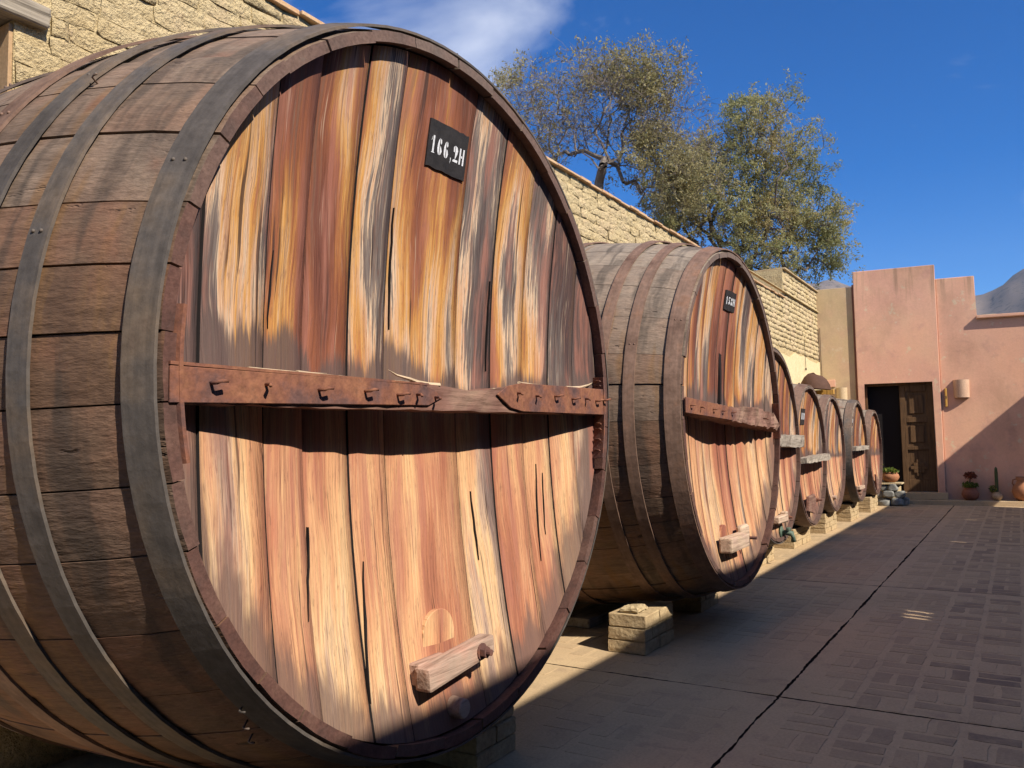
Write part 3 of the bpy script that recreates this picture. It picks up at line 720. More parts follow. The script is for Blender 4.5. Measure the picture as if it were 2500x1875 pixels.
# access door with its wooden crossbar and bolt
trap(b1, hy1, -.015, .50, .068, .16, 'pale')
hb = 0
def tilted_bar(B, x0, z0, x1, z1, wz, y0, y1, mat, bev=.008):
    bm = bmesh.new(); L = math.hypot(x1-x0, z1-z0); bbox(bm, 0, L, y0, y1, -wz/2, wz/2); bevel(bm, bev, 2)
    a = math.atan2(z1-z0, x1-x0); c, s = math.cos(a), math.sin(a)
    for v in bm.verts:
        x, z = v.co.x, v.co.z*(1-.14*v.co.x/L); v.co.x = x0+x*c-z*s; v.co.z = z0+x*s+z*c
    return mkbm('crossbar', bm, mat, B)
yh_ = hy1(0, .43)
cb = tilted_bar(b1, -.158, .415, .140, .447, .060, yh_-.07, yh_-.02, 'handle', .01)
box('spacer_block', -.15, -.02, yh_-.03, yh_+.01, .395, .45, 'handle', cb, .004)
def bolt(B, x, y, z, s=1., L=.03):
    bm = bmesh.new(); mtx = Matrix.Rotation(math.pi/2, 4, 'X')
    bmesh.ops.create_cone(bm, cap_ends=True, segments=6, radius1=.019*s, radius2=.019*s, depth=.022*s, matrix=Matrix.Translation((x, y-.012*s, z)) @ mtx)
    bmesh.ops.create_cone(bm, cap_ends=True, segments=10, radius1=.0105*s, radius2=.0105*s, depth=L, matrix=Matrix.Translation((x, y-.012*s-L/2, z)) @ mtx)
    bmesh.ops.create_cone(bm, cap_ends=True, segments=16, radius1=.026*s, radius2=.026*s, depth=.004, matrix=Matrix.Translation((x, y-.002, z)) @ mtx)
    return mkbm('bolt', bm, 'rust', B)
bolt(cb, .072, yh_-.07, .440, .85, .022)
def bung(B, hy, x, z, r, mat='handle'):
    bm = bmesh.new(); y = hy(x, z)
    bmesh.ops.create_cone(bm, cap_ends=True, segments=20, radius1=r*1.05, radius2=r*.9, depth=.05, matrix=Matrix.Translation((x, y-.012, z)) @ Matrix.Rotation(math.pi/2, 4, 'X'))
    bevel(bm, .003); return mkbm('bung', bm, mat, B)
bung(b1, hy1, .005, .305, .028)
for (x, z0, z1, w, lean) in ((-.305, .40, .72, .0045, .03), (.205, .66, .86, .004, -.012), (.53, .62, .93, .0045, .02), (.565, .70, .9, .003, .015), (-.49, .62, .82, .0035, .025), (-.16, 1.3, 1.62, .003, -.01), (.30, 1.22, 1.5, .003, .008), (-.60, 1.25, 1.42, .003, .01)):
    n_ = 7; L_ = []; R_ = []
    for i in range(n_+1):
        t = i/n_; z = z0+(z1-z0)*t; xm = x+lean*(t-.5)+random.uniform(-.002, .002); ww = .7*w*math.sin(math.pi*min(.97, max(.03, t)))*random.uniform(.7, 1.2)
        L_.append((xm-ww, hy1(xm, z)-.0042, z)); R_.append((xm+ww, hy1(xm, z)-.0042, z))
    V = L_+R_+[(a_, b_+.02, c_) for a_, b_, c_ in L_+R_]; k_ = n_+1; F = []
    for i in range(n_): F += [(i, k_+i, k_+i+1, i+1), (i, i+1, 2*k_+i+1, 2*k_+i), (k_+i, 3*k_+i, 3*k_+i+1, k_+i+1)]
    mk('crack', V, F, 'dark', b1)
for (y, th, k) in ((.42, 40, 1), (.06, -44, 0), (.09, -47.5, 1), (.12, -51, 1), (.045, 92, 0)):
    p = pt1(y, R(th), .01); d = Vector((-math.cos(R(th)), 0, math.sin(R(th)))); p = Vector(p)
    tube('nail', [p-d*.01, p+d*.007, p+d*.009+Vector((0, -.008, .001)), p+d*.008+Vector((0, -.018, .002))], .0022, 'hoop', b1, 5)['rust'] = .5

# second barrel
SE2 = [-.88, -.72, -.56, -.41, -.27, -.13, .01, .16, .31, .46, .60, .74, .88]
b2, hy2, pt2, ri2 = barrel('wine_barrel', 4.41, 1.27, 1.118, .885, 1.0, 1.34, .145,
    'second barrel from the camera, grey staves, ragged broken brace and a small black number panel', 36, SE2,
    [(.003, .072, .85, .003), (.20, .25, .8, .003), (.33, .38, .85, .006), (.7, .77, .7, 0), (1.05, 1.12, .6, 0)],
    1.14, lambda s: .22+.85*max(0, s+.05), [(.14, .04), (.12, 0), (.16, .03), (.20, .0), (.10, .05), (.22, .02), (.13, .0), (.12, .02), (.18, .06), (.2, .04), (.12, .1), (.05, .2)])
def hump2(t): return .018*max(0, math.sin((t-.5)*9))*(t > .5)
br2 = beam_brace(b2, -.86, .80, 1.158, 1.098, .062, .088, -.004, .11, 'beam', .005, 46, 9, end_rough=.9, tophump=hump2)
prism('iron_plate', [(-.875, 1.122), (-.17, 1.098), (-.12, 1.118), (-.16, 1.152), (-.25, 1.168), (-.875, 1.192)], -.016, -.010, 'rust', br2, .0015)
for x, kd in ((-.82, 0), (-.68, 1), (-.5, 0), (-.36, 0), (-.2, 0), (.45, 1)): nail(br2, (x, -.016, 1.155-.03*(x+.8)), kd, s=1.1)
strap(b2, math.pi-.12, math.pi+.14, -.01, .05, .008, 1, pt=pt2, off=-.05)
sign(b2, hy2, .045, .215, 1.715, 1.822, '158H', 0, .38)
prism('rot_hole', [(.035, 1.10), (.055, 1.33), (.048, 1.48), (.075, 1.56), (.118, 1.49), (.09, 1.46), (.088, 1.36), (.07, 1.2)], hy2(.07, 1.4)-.004, hy2(.07, 1.4)+.03, 'dark', b2)
trap(b2, hy2, -.10, .50, .062, .15, 'pale')
yq = hy2(0, .45)
cb2 = box('crossbar', -.26, .06, yq-.085, yq-.02, .43, .505, 'pale', b2, .01, .004, seg=2); box('crossbar_wedge', .062, .20, yq-.05, yq-.012, .44, .535, 'pale', cb2, .012, .003)
bolt(cb2, .105, yq-.052, .47, .8, .05)

# further barrels
g3 = lambda s: .45+.6*max(0, s)
def simple(cx, yh, cz, r, label, tones, hoops, zf=1., greyf=g3, seams=10, brace_z=None):
    w = np.array([random.uniform(.85, 1.2) for _ in range(seams)]); se = list(-r*.96+np.cumsum(np.concatenate([[0], w]))/w.sum()*r*1.92)
    return barrel('wine_barrel', cx, yh, cz, r, zf, min(.95, 2.63-yh), .07, label, 32, se, hoops, brace_z or cz-.05, greyf, tones, conc=.06, rec=.03, tk=.042)
T_or = [(.16, .03), (.12, 0), (.14, .0), (.17, .04), (.11, .0), (.15, .02), (.13, .08)]
T_gr = [(.0, .22), (.0, .13), (.0, .27), (.0, .15), (0, .22), (.0, .17)]
T_mx = [(.10, .06), (.14, .02), (.03, .14), (.12, 0), (.16, .02), (.05, .1)]
b3, hy3, pt3, r3 = simple(6.66, 1.62, .955, .775, 'third barrel, with a pale weathered log brace and a green bronze tap at its foot', T_or, [(.003, .075, .4, .002), (.2, .25, .4, 0), (.5, .56, .4, 0)], .98)
beam_brace(b3, -.62, .72, .99, .975, .085, .10, -.045, .05, 'greybeam', .006, 22, 4)
trap(b3, hy3, -.03, .40, .05, .12, 'pale'); y3 = hy3(0, .36); c3 = box('crossbar', -.16, .12, y3-.08, y3-.02, .345, .405, 'pale', b3, .008, .003); box('crossbar_wedge', .122, .2, y3-.06, y3-.015, .335, .42, 'pale', c3, .006); bolt(c3, .155, y3-.062, .375, .8, .03)
yt = hy3(.1, .26); V, F = tube_data([(.1, yt+.02, .26), (.1, yt-.04, .26), (.1, yt-.09, .255), (.1, yt-.10, .22), (.1, yt-.10, .19)], [.02, .02, .022, .017, .019], 10); tp = mk('tap', V, F, 'bronze', b3, smooth=True)
box('tap_handle', .07, .13, yt-.078, yt-.052, .275, .30, 'bronze', tp, .004); lathe('tap_flange', [(.05, -.006), (.05, .006), (.02, .01)], 'bronze', tp, (.1, yt-.01, .26)).rotation_euler = (math.pi/2, 0, 0)
b4, hy4, pt4, r4 = simple(8.17, 1.67, .845, .65, 'fourth barrel, bright orange head with a number panel and a sagging grey board', T_or, [(.003, .085, .75, .002), (.22, .27, .6, 0), (.5, .55, .5, 0)])
beam_brace(b4, -.5, .56, .80, .815, .045, .06, -.05, .045, 'greybeam', .005, 18, 5)
sign(b4, hy4, -.16, .02, 1.13, 1.28, '~~~', 0, .45)
fl = prism('loose_board', [(-.32, .34), (-.06, .30), (.04, .42), (-.04, .48), (-.28, .47)], hy4(0, .4)-.07, hy4(0, .4)-.045, 'beam', b4, .003); bolt(fl, .03, hy4(0, .4)-.07, .42, .8, .04)
b5, hy5, pt5, r5 = simple(9.45, 1.70, .835, .61, 'fifth barrel, silvery grey head boards and no brace', T_gr, [(.003, .08, .65, .004), (.24, .30, .55, .0), (.5, .55, .5, 0)])
bung(b5, hy5, .03, .36, .025)
b6, hy6, pt6, r6 = simple(10.8, 1.655, .84, .60, 'sixth barrel, with a thin level board brace and a smaller board below', T_mx, [(.003, .085, .45, .002), (.34, .42, .6, 0), (.55, .6, .5, 0)])
beam_brace(b6, -.48, .52, .87, .875, .05, .05, -.03, .035, 'greybeam', .003, 14, 6); beam_brace(b6, -.2, .18, .40, .40, .035, .035, -.01, .035, 'pale', .002, 8, 7)
sign(b6, hy6, -.2, -.04, 1.14, 1.26, '~~', 0, .45); bolt(b6, -.02, hy6(0, .32), .32, .7, .03)
b7, hy7, pt7, r7 = simple(12.32, 1.68, .795, .565, 'farthest and smallest barrel, beside the dark doorway and the potted plant', T_or, [(.003, .075, .7, .002), (.25, .3, .5, 0), (.5, .55, .5, 0)])
sign(b7, hy7, -.3, -.16, .98, 1.10, '~~', 0, .45)
prism('loose_board', [(-.1, .50), (.13, .42), (.14, .30), (-.02, .28)], hy7(0, .4)-.05, hy7(0, .4)-.03, 'beam', b7, .003)

# ------------------------------------------------------------------ mud-brick piers under the barrels
def pier(x0, x1, y0, y1, h, label, seed=0, chock=None):
    P = empty('brick_pier', ((x0+x1)/2, (y0+y1)/2, 0), label, 'brick pier', 'mud brick piers under the barrels')
    hx, hy_ = (x1-x0)/2, (y1-y0)/2; q = random.Random(seed); nl = max(2, round(h/.055)); lh = h/nl
    box('mortar_core', -hx+.008, hx-.008, -hy_+.008, hy_-.008, 0, h-.012, 'piermortar', P, .004, .003)
    for l in range(nl):
        z0 = l*lh+.003; z1 = (l+1)*lh-(.0025 if l < nl-1 else 0)
        nx = max(1, round(2*hx/.17)); ofs = .5*(l % 2)
        cuts = [-hx]+[(-hx+2*hx*(i+ofs)/nx) for i in range(0 if ofs else 1, nx) if -hx < (-hx+2*hx*(i+ofs)/nx) < hx]+[hx]
        for i in range(len(cuts)-1):
            rough_box('brick', cuts[i]+.0025, cuts[i+1]-.0025, -hy_+q.uniform(-.004, .004), hy_+q.uniform(-.004, .004), z0, z1, 'pier', P, .0016, 2, .0028, seed=seed*50+l*7+i)
    if chock:
        cxx, top = chock
        prism('chock', [(cxx-.06, h-.003), (cxx+.09, h-.003), (cxx+.09, top), (cxx-.0, h+(top-h)*.45)], -hy_*.2, hy_*.8, 'beam', P, .004)
    return P
def under(bx, cz, r, zf, x): 
    d = x-bx; return cz-zf*math.sqrt(max(.01, r*r-d*d))
P2 = pier(3.665, 4.03, 1.53, 1.72, .182, 'sunlit mud brick pier with a flat stone on top, under the second barrel', 2, None)
st = rough_box('flat_stone', -.075, .055, -.05, .045, 0, .022, 'piermortar', None, .005, 2, .009, loc=(3.77, 1.63, .1825), seed=4); tag(st, 'flat stone lying on the sunlit brick pier', 'stone')
pier(1.15, 1.40, 1.55, 1.75, .19, 'left mud brick pier in deep shadow under the nearest barrel', 3)
pier(2.14, 2.372, 1.455, 1.75, .165, 'right mud brick pier under the lower edge of the nearest barrel', 4)
pier(4.72, 5.05, 1.62, 1.8, .185, 'right mud brick pier in the shadow under the second barrel', 5)
for i, (x0, x1, y0, h, lb) in enumerate(((6.3, 7.05, 1.78, .165, 'low mud brick pier under the third barrel'), (7.80, 8.5, 1.79, .175, 'mud brick pier under the fourth barrel'), (9.17, 9.8, 1.78, .205, 'mud brick pier under the fifth barrel'),
                                 (10.58, 11.15, 1.76, .205, 'mud brick pier under the sixth barrel'), (11.97, 12.65, 1.74, .20, 'mud brick pier under the farthest barrel'))):
    pier(x0, x1, y0, y0+.2, h, lb, 10+i)
# timber bearers that carry the two big barrels
for bx, cz_, lb in ((1.825, 1.146, 'dark timber bearer under the nearest barrel'), (4.41, 1.118, 'dark timber bearer under the second barrel')):
    T = empty('timber_bearer', (bx, 2.1, 0), lb, 'timber', 'timber bearers under the big barrels')
    zb = cz_-1.062
    box('beam', -.36, .5, -.09, .09, 0, max(.03, zb-.005), 'greybeam', T, .006)
    for s in (1,): prism('wedge', [(s*.2, max(.03, zb-.005)), (s*.5, max(.03, zb-.005)), (s*.5, zb+.12), (s*.32, zb+.045)], -.07, .07, 'beam', T, .003)

# ------------------------------------------------------------------ pink building at the end
XB = 13.9
bld = empty('pink_building', (XB, 1.5, 0), 'pink plastered building with stepped parapet and a wooden door at the yard end', 'building')
BT = R(7.0); bld.rotation_euler = (0, 0, BT)
def onwall(y, out=0.): return (XB-(y-1.5)*math.sin(BT)-out*math.cos(BT), 1.5+(y-1.5)*math.cos(BT)-out*math.sin(BT))
def bb(name, x0, x1, y0, y1, z0, z1, mat, bev=.008, par=bld, **k): return box(name, x0-XB, x1-XB, y0-1.5, y1-1.5, z0, z1, mat, par, bev, seg=2, **k)
bb('left_bay', XB, XB+.5, 2.145, 2.8, -.02, 3.37, 'tan', .006)
bb('downpipe', XB-.022, XB+.02, 2.118, 2.143, .05, 3.40, 'terrad', .006)
# portal around the door, standing proud
def slabx(name, pts, x0, x1, mat, bev):
    """outline in y,z pushed along x"""
    bm = bmesh.new(); A = [bm.verts.new((x0-XB, y-1.5, z)) for y, z in pts]; B_ = [bm.verts.new((x1-XB, y-1.5, z)) for y, z in pts]; n = len(pts)
    bm.faces.new(A); bm.faces.new(B_[::-1])
    for i in range(n): bm.faces.new((A[i], B_[i], B_[(i+1) % n], A[(i+1) % n]))
    if bev: bmesh.ops.bevel(bm, geom=[e for e in bm.edges], offset=bev, segments=3, affect='EDGES', profile=.5)
    bmesh.ops.triangulate(bm, faces=[f for f in bm.faces if len(f.verts) > 4])
    return mkbm(name, bm, mat, bld)
slabx('portal_wall', [(2.118, -.02), (2.118, 3.598), (.972, 3.598), (.972, -.02), (1.068, -.02), (1.068, 1.835), (2.03, 1.835), (2.03, -.02)], XB-.05, XB+.5, 'pink', .010)
slabx('right_bay', [(.970, -.02), (.970, 3.385), (.45, 3.385), (.45, 2.735), (-3.2, 2.735), (-3.2, -.02)], XB, XB+.5, 'pinkb', .012)
bb('coping', XB-.075, XB+.5, -3.2, .449, 2.735, 2.778, 'pinkb', .008)
bb('plinth', XB-.27, XB-.0, -3.0, 2.65, -.03, .062, 'slab', .006)
bb('door_step', XB-.17, XB+.2, .95, 2.15, .0622, .165, 'slab', .008)
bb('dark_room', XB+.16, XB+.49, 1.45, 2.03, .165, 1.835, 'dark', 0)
fr = bb('door_frame', XB+.045, XB+.12, 1.985, 2.029, .165, 1.834, 'door', .004); bb('frame_head', XB+.045, XB+.12, 1.069, 1.985, 1.79, 1.834, 'door', .004, fr)
dr = bb('door_leaf', XB+.075, XB+.10, 1.075, 1.535, .17, 1.788, 'door', .002)
for (y0, y1, z0, z1) in ((1.075, 1.165, .17, 1.788), (1.455, 1.535, .17, 1.788), (1.165, 1.455, 1.69, 1.788), (1.165, 1.455, 1.22, 1.30), (1.165, 1.455, .80, .86), (1.165, 1.455, .17, .35)):
    bb('door_rail', XB+.052, XB+.076, y0+.001, y1-.001, z0+.001, z1-.001, 'door', .004, dr)
for (z0, z1) in ((1.35, 1.64), (.91, 1.17)): bb('raised_panel', XB+.060, XB+.076, 1.21, 1.41, z0, z1, 'door', .012, dr)
for k in range(5):      # stepped diamond carved low on the leaf
    w = (.03, .075, .115, .075, .03)[k]; z = .53+.034*(k-2)*1.5
    bb('carved_step', XB+.058, XB+.0762, 1.31-w, 1.31+w, z-.0245, z+.0245, 'door', .003, dr)
# wall sconces: half-round plaster shades
def sconce(y0, y1, z0, z1, mat, label):
    S = empty('wall_sconce', (*onwall((y0+y1)/2), z0), label, 'wall lamp', 'half round wall lamps'); r = (y1-y0)/2; n = 16; V = []; F = []; S.rotation_euler = (0, 0, BT)
    for (z, k) in ((0, .94), (z1-z0, 1.0)):
        for i in range(n+1):
            t = math.pi*i/n; V.append((-r*.95*k*math.sin(t), r*k*math.cos(t), z))
        for i in range(n+1):
            t = math.pi*i/n; V.append((-(r*.95*k-.012)*math.sin(t), (r*k-.012)*math.cos(t), z))
    m_ = n+1
    for i in range(n):
        F += [(i, 2*m_+i, 2*m_+i+1, i+1), (m_+i, m_+i+1, 3*m_+i+1, 3*m_+i), (2*m_+i, 3*m_+i, 3*m_+i+1, 2*m_+i+1), (i, i+1, m_+i+1, m_+i)]
    mk('lamp_shade', V, F, mat, S, smooth=False)
    box('lamp_holder', -.03, 0, -.02, .02, .06, .12, 'cord', S, .003); return S
sconce(.585, .80, 1.57, 1.835, 'lamp', 'pink half-round wall lamp to the right of the door')
sconce(2.27, 2.43, 1.56, 1.785, 'lamp2', 'cream half-round wall lamp on the tan bay left of the door')
wp = box('wooden_plaque', -.075, 0, -.014, .014, 0, .275, 'orangewood', None, .003, loc=(*onwall(.905), 1.44)); wp.rotation_euler = (0, 0, BT); tag(wp, 'small orange wooden plaque standing out from the wall between door and lamp', 'plaque')
lt = [(-.077, 0, .05), (-.077, 0, .09)]; box('letter_mark', -.0765, -.0752, -.007, .007, .12, .16, 'cord', wp, 0)
jb = box('junction_box', -.03, 0, -.06, .06, 0, .115, 'pinkb', None, .005, loc=(*onwall(2.50), 1.80)); jb.rotation_euler = (0, 0, BT); tag(jb, 'small square pink junction box in the wall corner', 'junction box')
cb_ = tube('cable', [(*onwall(2.64, .01), 2.75), (*onwall(2.64, .01), 2.3), (*onwall(2.635, .01), 2.0), (*onwall(2.63, .01), 1.86), (*onwall(2.60, .01), 1.82), (*onwall(2.555, .01), 1.815)], .005, 'hat', None, 5); tag(cb_, 'thin cable running down the wall corner to the junction box', 'cable')
hc = tube('hanging_cord', [(12.6, 2.632, 2.42), (12.61, 2.63, 2.2), (12.62, 2.63, 2.08), (12.63, 2.63, 2.02)], .0035, 'cord', None, 5); tag(hc, 'thin black cord hanging on the pale adobe wall', 'cord')
box('cord_end', -.012, .012, -.008, .008, 0, .035, 'cord', hc, .003, loc=(12.63, 2.63, 2.0))
# brown clay hood over a wooden bracket on the adobe wall, behind the fifth barrel
hd = empty('wall_hood', (12.2, 2.42, 1.6), 'dark brown rounded clay hood on an orange wooden bracket behind the fifth barrel', 'wall lamp')
V = []; F = []; n = 16; rings = [(.02, .235), (.085, .22), (.135, .17), (.175, .09), (.185, .02)]
for r, z in rings:
    for i in range(n): t = 2*math.pi*i/n; V.append((r*1.25*math.cos(t), r*1.12*math.sin(t), z+.02*math.sin(t)))
for k in range(len(rings)-1):
    for i in range(n): F.append((k*n+i, k*n+(i+1) % n, (k+1)*n+(i+1) % n, (k+1)*n+i))
F.append(tuple(range(n)))
mk('hood', V, F, 'hat', hd, (0, 0, .075), smooth=True)
box('bracket', -.03, .03, -.20, .22, 0, .07, 'orangewood', hd, .004, loc=(.25, 0, .02)); box('bracket_arm', -.2, .3, .12, .2, .06, .09, 'orangewood', hd, .004)

# ------------------------------------------------------------------ pots and plants at the far end
def leaves(name, n, ctr, rx, rz, size, mat, parent, seed, up=.4):
    g = np.random.default_rng(seed); V = []; F = []; T = []
    for i in range(n):
        d = g.normal(size=3); d /= np.linalg.norm(d); rr = g.random()**.4; c = np.array(ctr)+d*np.array([rx, rx, rz])*rr
        a = g.normal(size=3); a[2] += up; a /= np.linalg.norm(a); b = np.cross(a, g.normal(size=3)); b /= np.linalg.norm(b); s = size*g.uniform(.6, 1.3)
        o = len(V); V += [tuple(c-a*s), tuple(c+b*s*.4), tuple(c+a*s), tuple(c-b*s*.4)]; F.append((o, o+1, o+2, o+3)); T.append(g.random())
    ob = mk(name, V, F, mat, parent); at = ob.data.attributes.new('tint', 'FLOAT', 'FACE'); at.data.foreach_set('value', T); return ob
sp = empty('stone_pedestal', (13.36, 1.65, 0), 'pedestal of river stones cemented together beside the farthest barrel', 'pedestal')
box('mortar_core', -.10, .10, -.13, .13, 0, .31, 'piermortar', sp, .03, .01)
q = random.Random(11)
for k in range(13):
    bm = bmesh.new(); bmesh.ops.create_icosphere(bm, subdivisions=3, radius=1); r = q.uniform(.075, .105); ph = [q.uniform(0, 6) for _ in range(6)]
    for v in bm.verts:
        c = v.co.copy(); w = 1+.16*math.sin(2.1*c.x+ph[0])+.14*math.sin(2.7*c.y+ph[1])+.13*math.sin(2.4*c.z+ph[2])+.05*math.sin(6*c.x+ph[3])+.05*math.sin(7*c.z+ph[4])
        v.co = Vector((max(-.8, min(.8, c.x*w))*r, max(-.85, min(.85, c.y*w))*r*1.1, max(-.75, min(.75, c.z*w))*r*.85))
    lv = min(2, k // 5); t = 2*math.pi*(k % 5)/5+.5*lv; wd_ = (1.05, .9, .75)[lv]
    mkbm('stone', bm, 'stone', sp, (.12*wd_*math.cos(t), .15*wd_*math.sin(t), .06+.105*lv+q.uniform(-.012, .012)), True)
box('cap_slab', -.13, .13, -.17, .17, .31, .335, 'piermortar', sp, .006, .005)
pot = empty('flower_pot', (13.36, 1.65, .336), 'round terracotta pot with leafy green plant on the stone pedestal', 'plant pot')
lathe('pot', [(.06, 0), (.10, .03), (.125, .075), (.115, .115), (.09, .135), (.105, .15), (.095, .15), (.08, .135), (.05, .13)], 'terra', pot)
leaves('foliage', 240, (0, 0, .17), .13, .04, .032, 'plant', pot, 1, .2); leaves('tall_shoot', 40, (0, .12, .27), .02, .08, .03, 'plant', pot, 2, 1.5)
pot = empty('flower_pot', (*onwall(.66, .14), .062), 'large shaded clay pot with a round of dry reddish flowers by the wall', 'plant pot')
lathe('pot', [(.06, 0), (.10, .04), (.115, .09), (.10, .14), (.075, .17), (.085, .185), (.07, .185), (.05, .17)], 'terrad', pot)
leaves('foliage', 200, (0, 0, .22), .11, .05, .028, 'plant', pot, 3); leaves('flower_head', 260, (0, -.01, .36), .09, .055, .022, 'flower', pot, 4); tube('stem', [(0, 0, .15), (.005, 0, .26), (0, -.01, .36)], .01, 'barkd', pot)
pot = empty('cactus_pot', (*onwall(.32, .13), .062), 'small cream clay pot with a tall thin cactus', 'plant pot')
lathe('pot', [(.03, 0), (.06, .025), (.075, .06), (.06, .095), (.04, .115), (.048, .125), (.038, .125), (.02, .11)], 'creampot', pot)
cpt = []; V = []; F = []; nR = 12
for k, z in enumerate((.1, .2, .3, .4, .46, .485)):
    for i in range(nR): t = 2*math.pi*i/nR; r = (.022 if i % 2 else .016)*(1, 1, 1, 1, .8, .2)[k]; V.append((r*math.cos(t), r*math.sin(t), z))
for k in range(5):
    for i in range(nR): F.append((k*nR+i, k*nR+(i+1) % nR, (k+1)*nR+(i+1) % nR, (k+1)*nR+i))
mk('cactus', V, F, 'cactus', pot); leaves('low_leaves', 70, (0, .05, .17), .05, .05, .026, 'plant', pot, 6)
jar = empty('clay_jar', (*onwall(.0, .15), .062), 'big terracotta jar with handles at the right edge of the picture', 'jar')
lathe('body', [(.06, 0), (.11, .05), (.14, .13), (.125, .20), (.085, .25), (.07, .29), (.085, .345), (.078, .345), (.06, .29), (.05, .27)], 'terra', jar)
for s in (-1, 1): tube('handle', [(0, s*.075, .31), (0, s*.115, .30), (0, s*.125, .25), (0, s*.105, .21)], .01, 'terra', jar)

# ------------------------------------------------------------------ house across the yard (behind the camera's right shoulder), it shades the floor
YH = -1.72; ZH = (1.69-YH)*.88
hs_ = empty('yard_wall', (5, YH, 0), 'tall plastered wall with shuttered openings across the yard, shading the floor', 'wall')
def hb_(name, x0, x1, y0, y1, z0, z1, mat='house'): return box(name, x0-5, x1-5, y0-YH, y1-YH, z0, z1, mat, hs_)
wins = [(4.42, 4.72), (8.2, 8.42), (10.62, 10.84)]
zw0, zw1 = 1.93, 2.22
hb_('wall', -6, 12.93, YH-.2, YH, -.02, zw0); hb_('wall', -6, 13.9, YH-.2, YH, zw1, ZH-.03); hb_('lintel_wall', 12.93, 13.9, YH-.2, YH, 2.0, zw1)
xp = -6
for a, b in wins+[(12.93, None)]:
    hb_('wall', xp, a, YH-.2, YH, zw0, zw1); xp = b
for (a, b), slits in zip(wins, ([4.478, 4.562, 4.668], [8.31], [10.73])):
    x = a
    for s in slits: hb_('shutter_board', x, s-.010, YH-.03, YH-.02, zw0, zw1, 'door'); x = s+.010
    hb_('shutter_board', x, b, YH-.03, YH-.02, zw0, zw1, 'door')
hb_('coping', -6, 13.9, YH-.2, YH, ZH-.03, ZH, 'tile')

rw_ = empty('sky_blocking_wall', (-2.3, .5, 0), 'plain unseen wall added behind the camera to block sky light from the barrels', 'wall')  # added wall out of view, cuts sky fill so barrel undersides go darker
box('wall', -.1, .1, YH-.5, 2.66-.5, -.02, 2.9, 'adobe', rw_); box('coping', -.12, .12, YH-.5, 2.66-.5, 2.9, 2.93, 'tile', rw_)

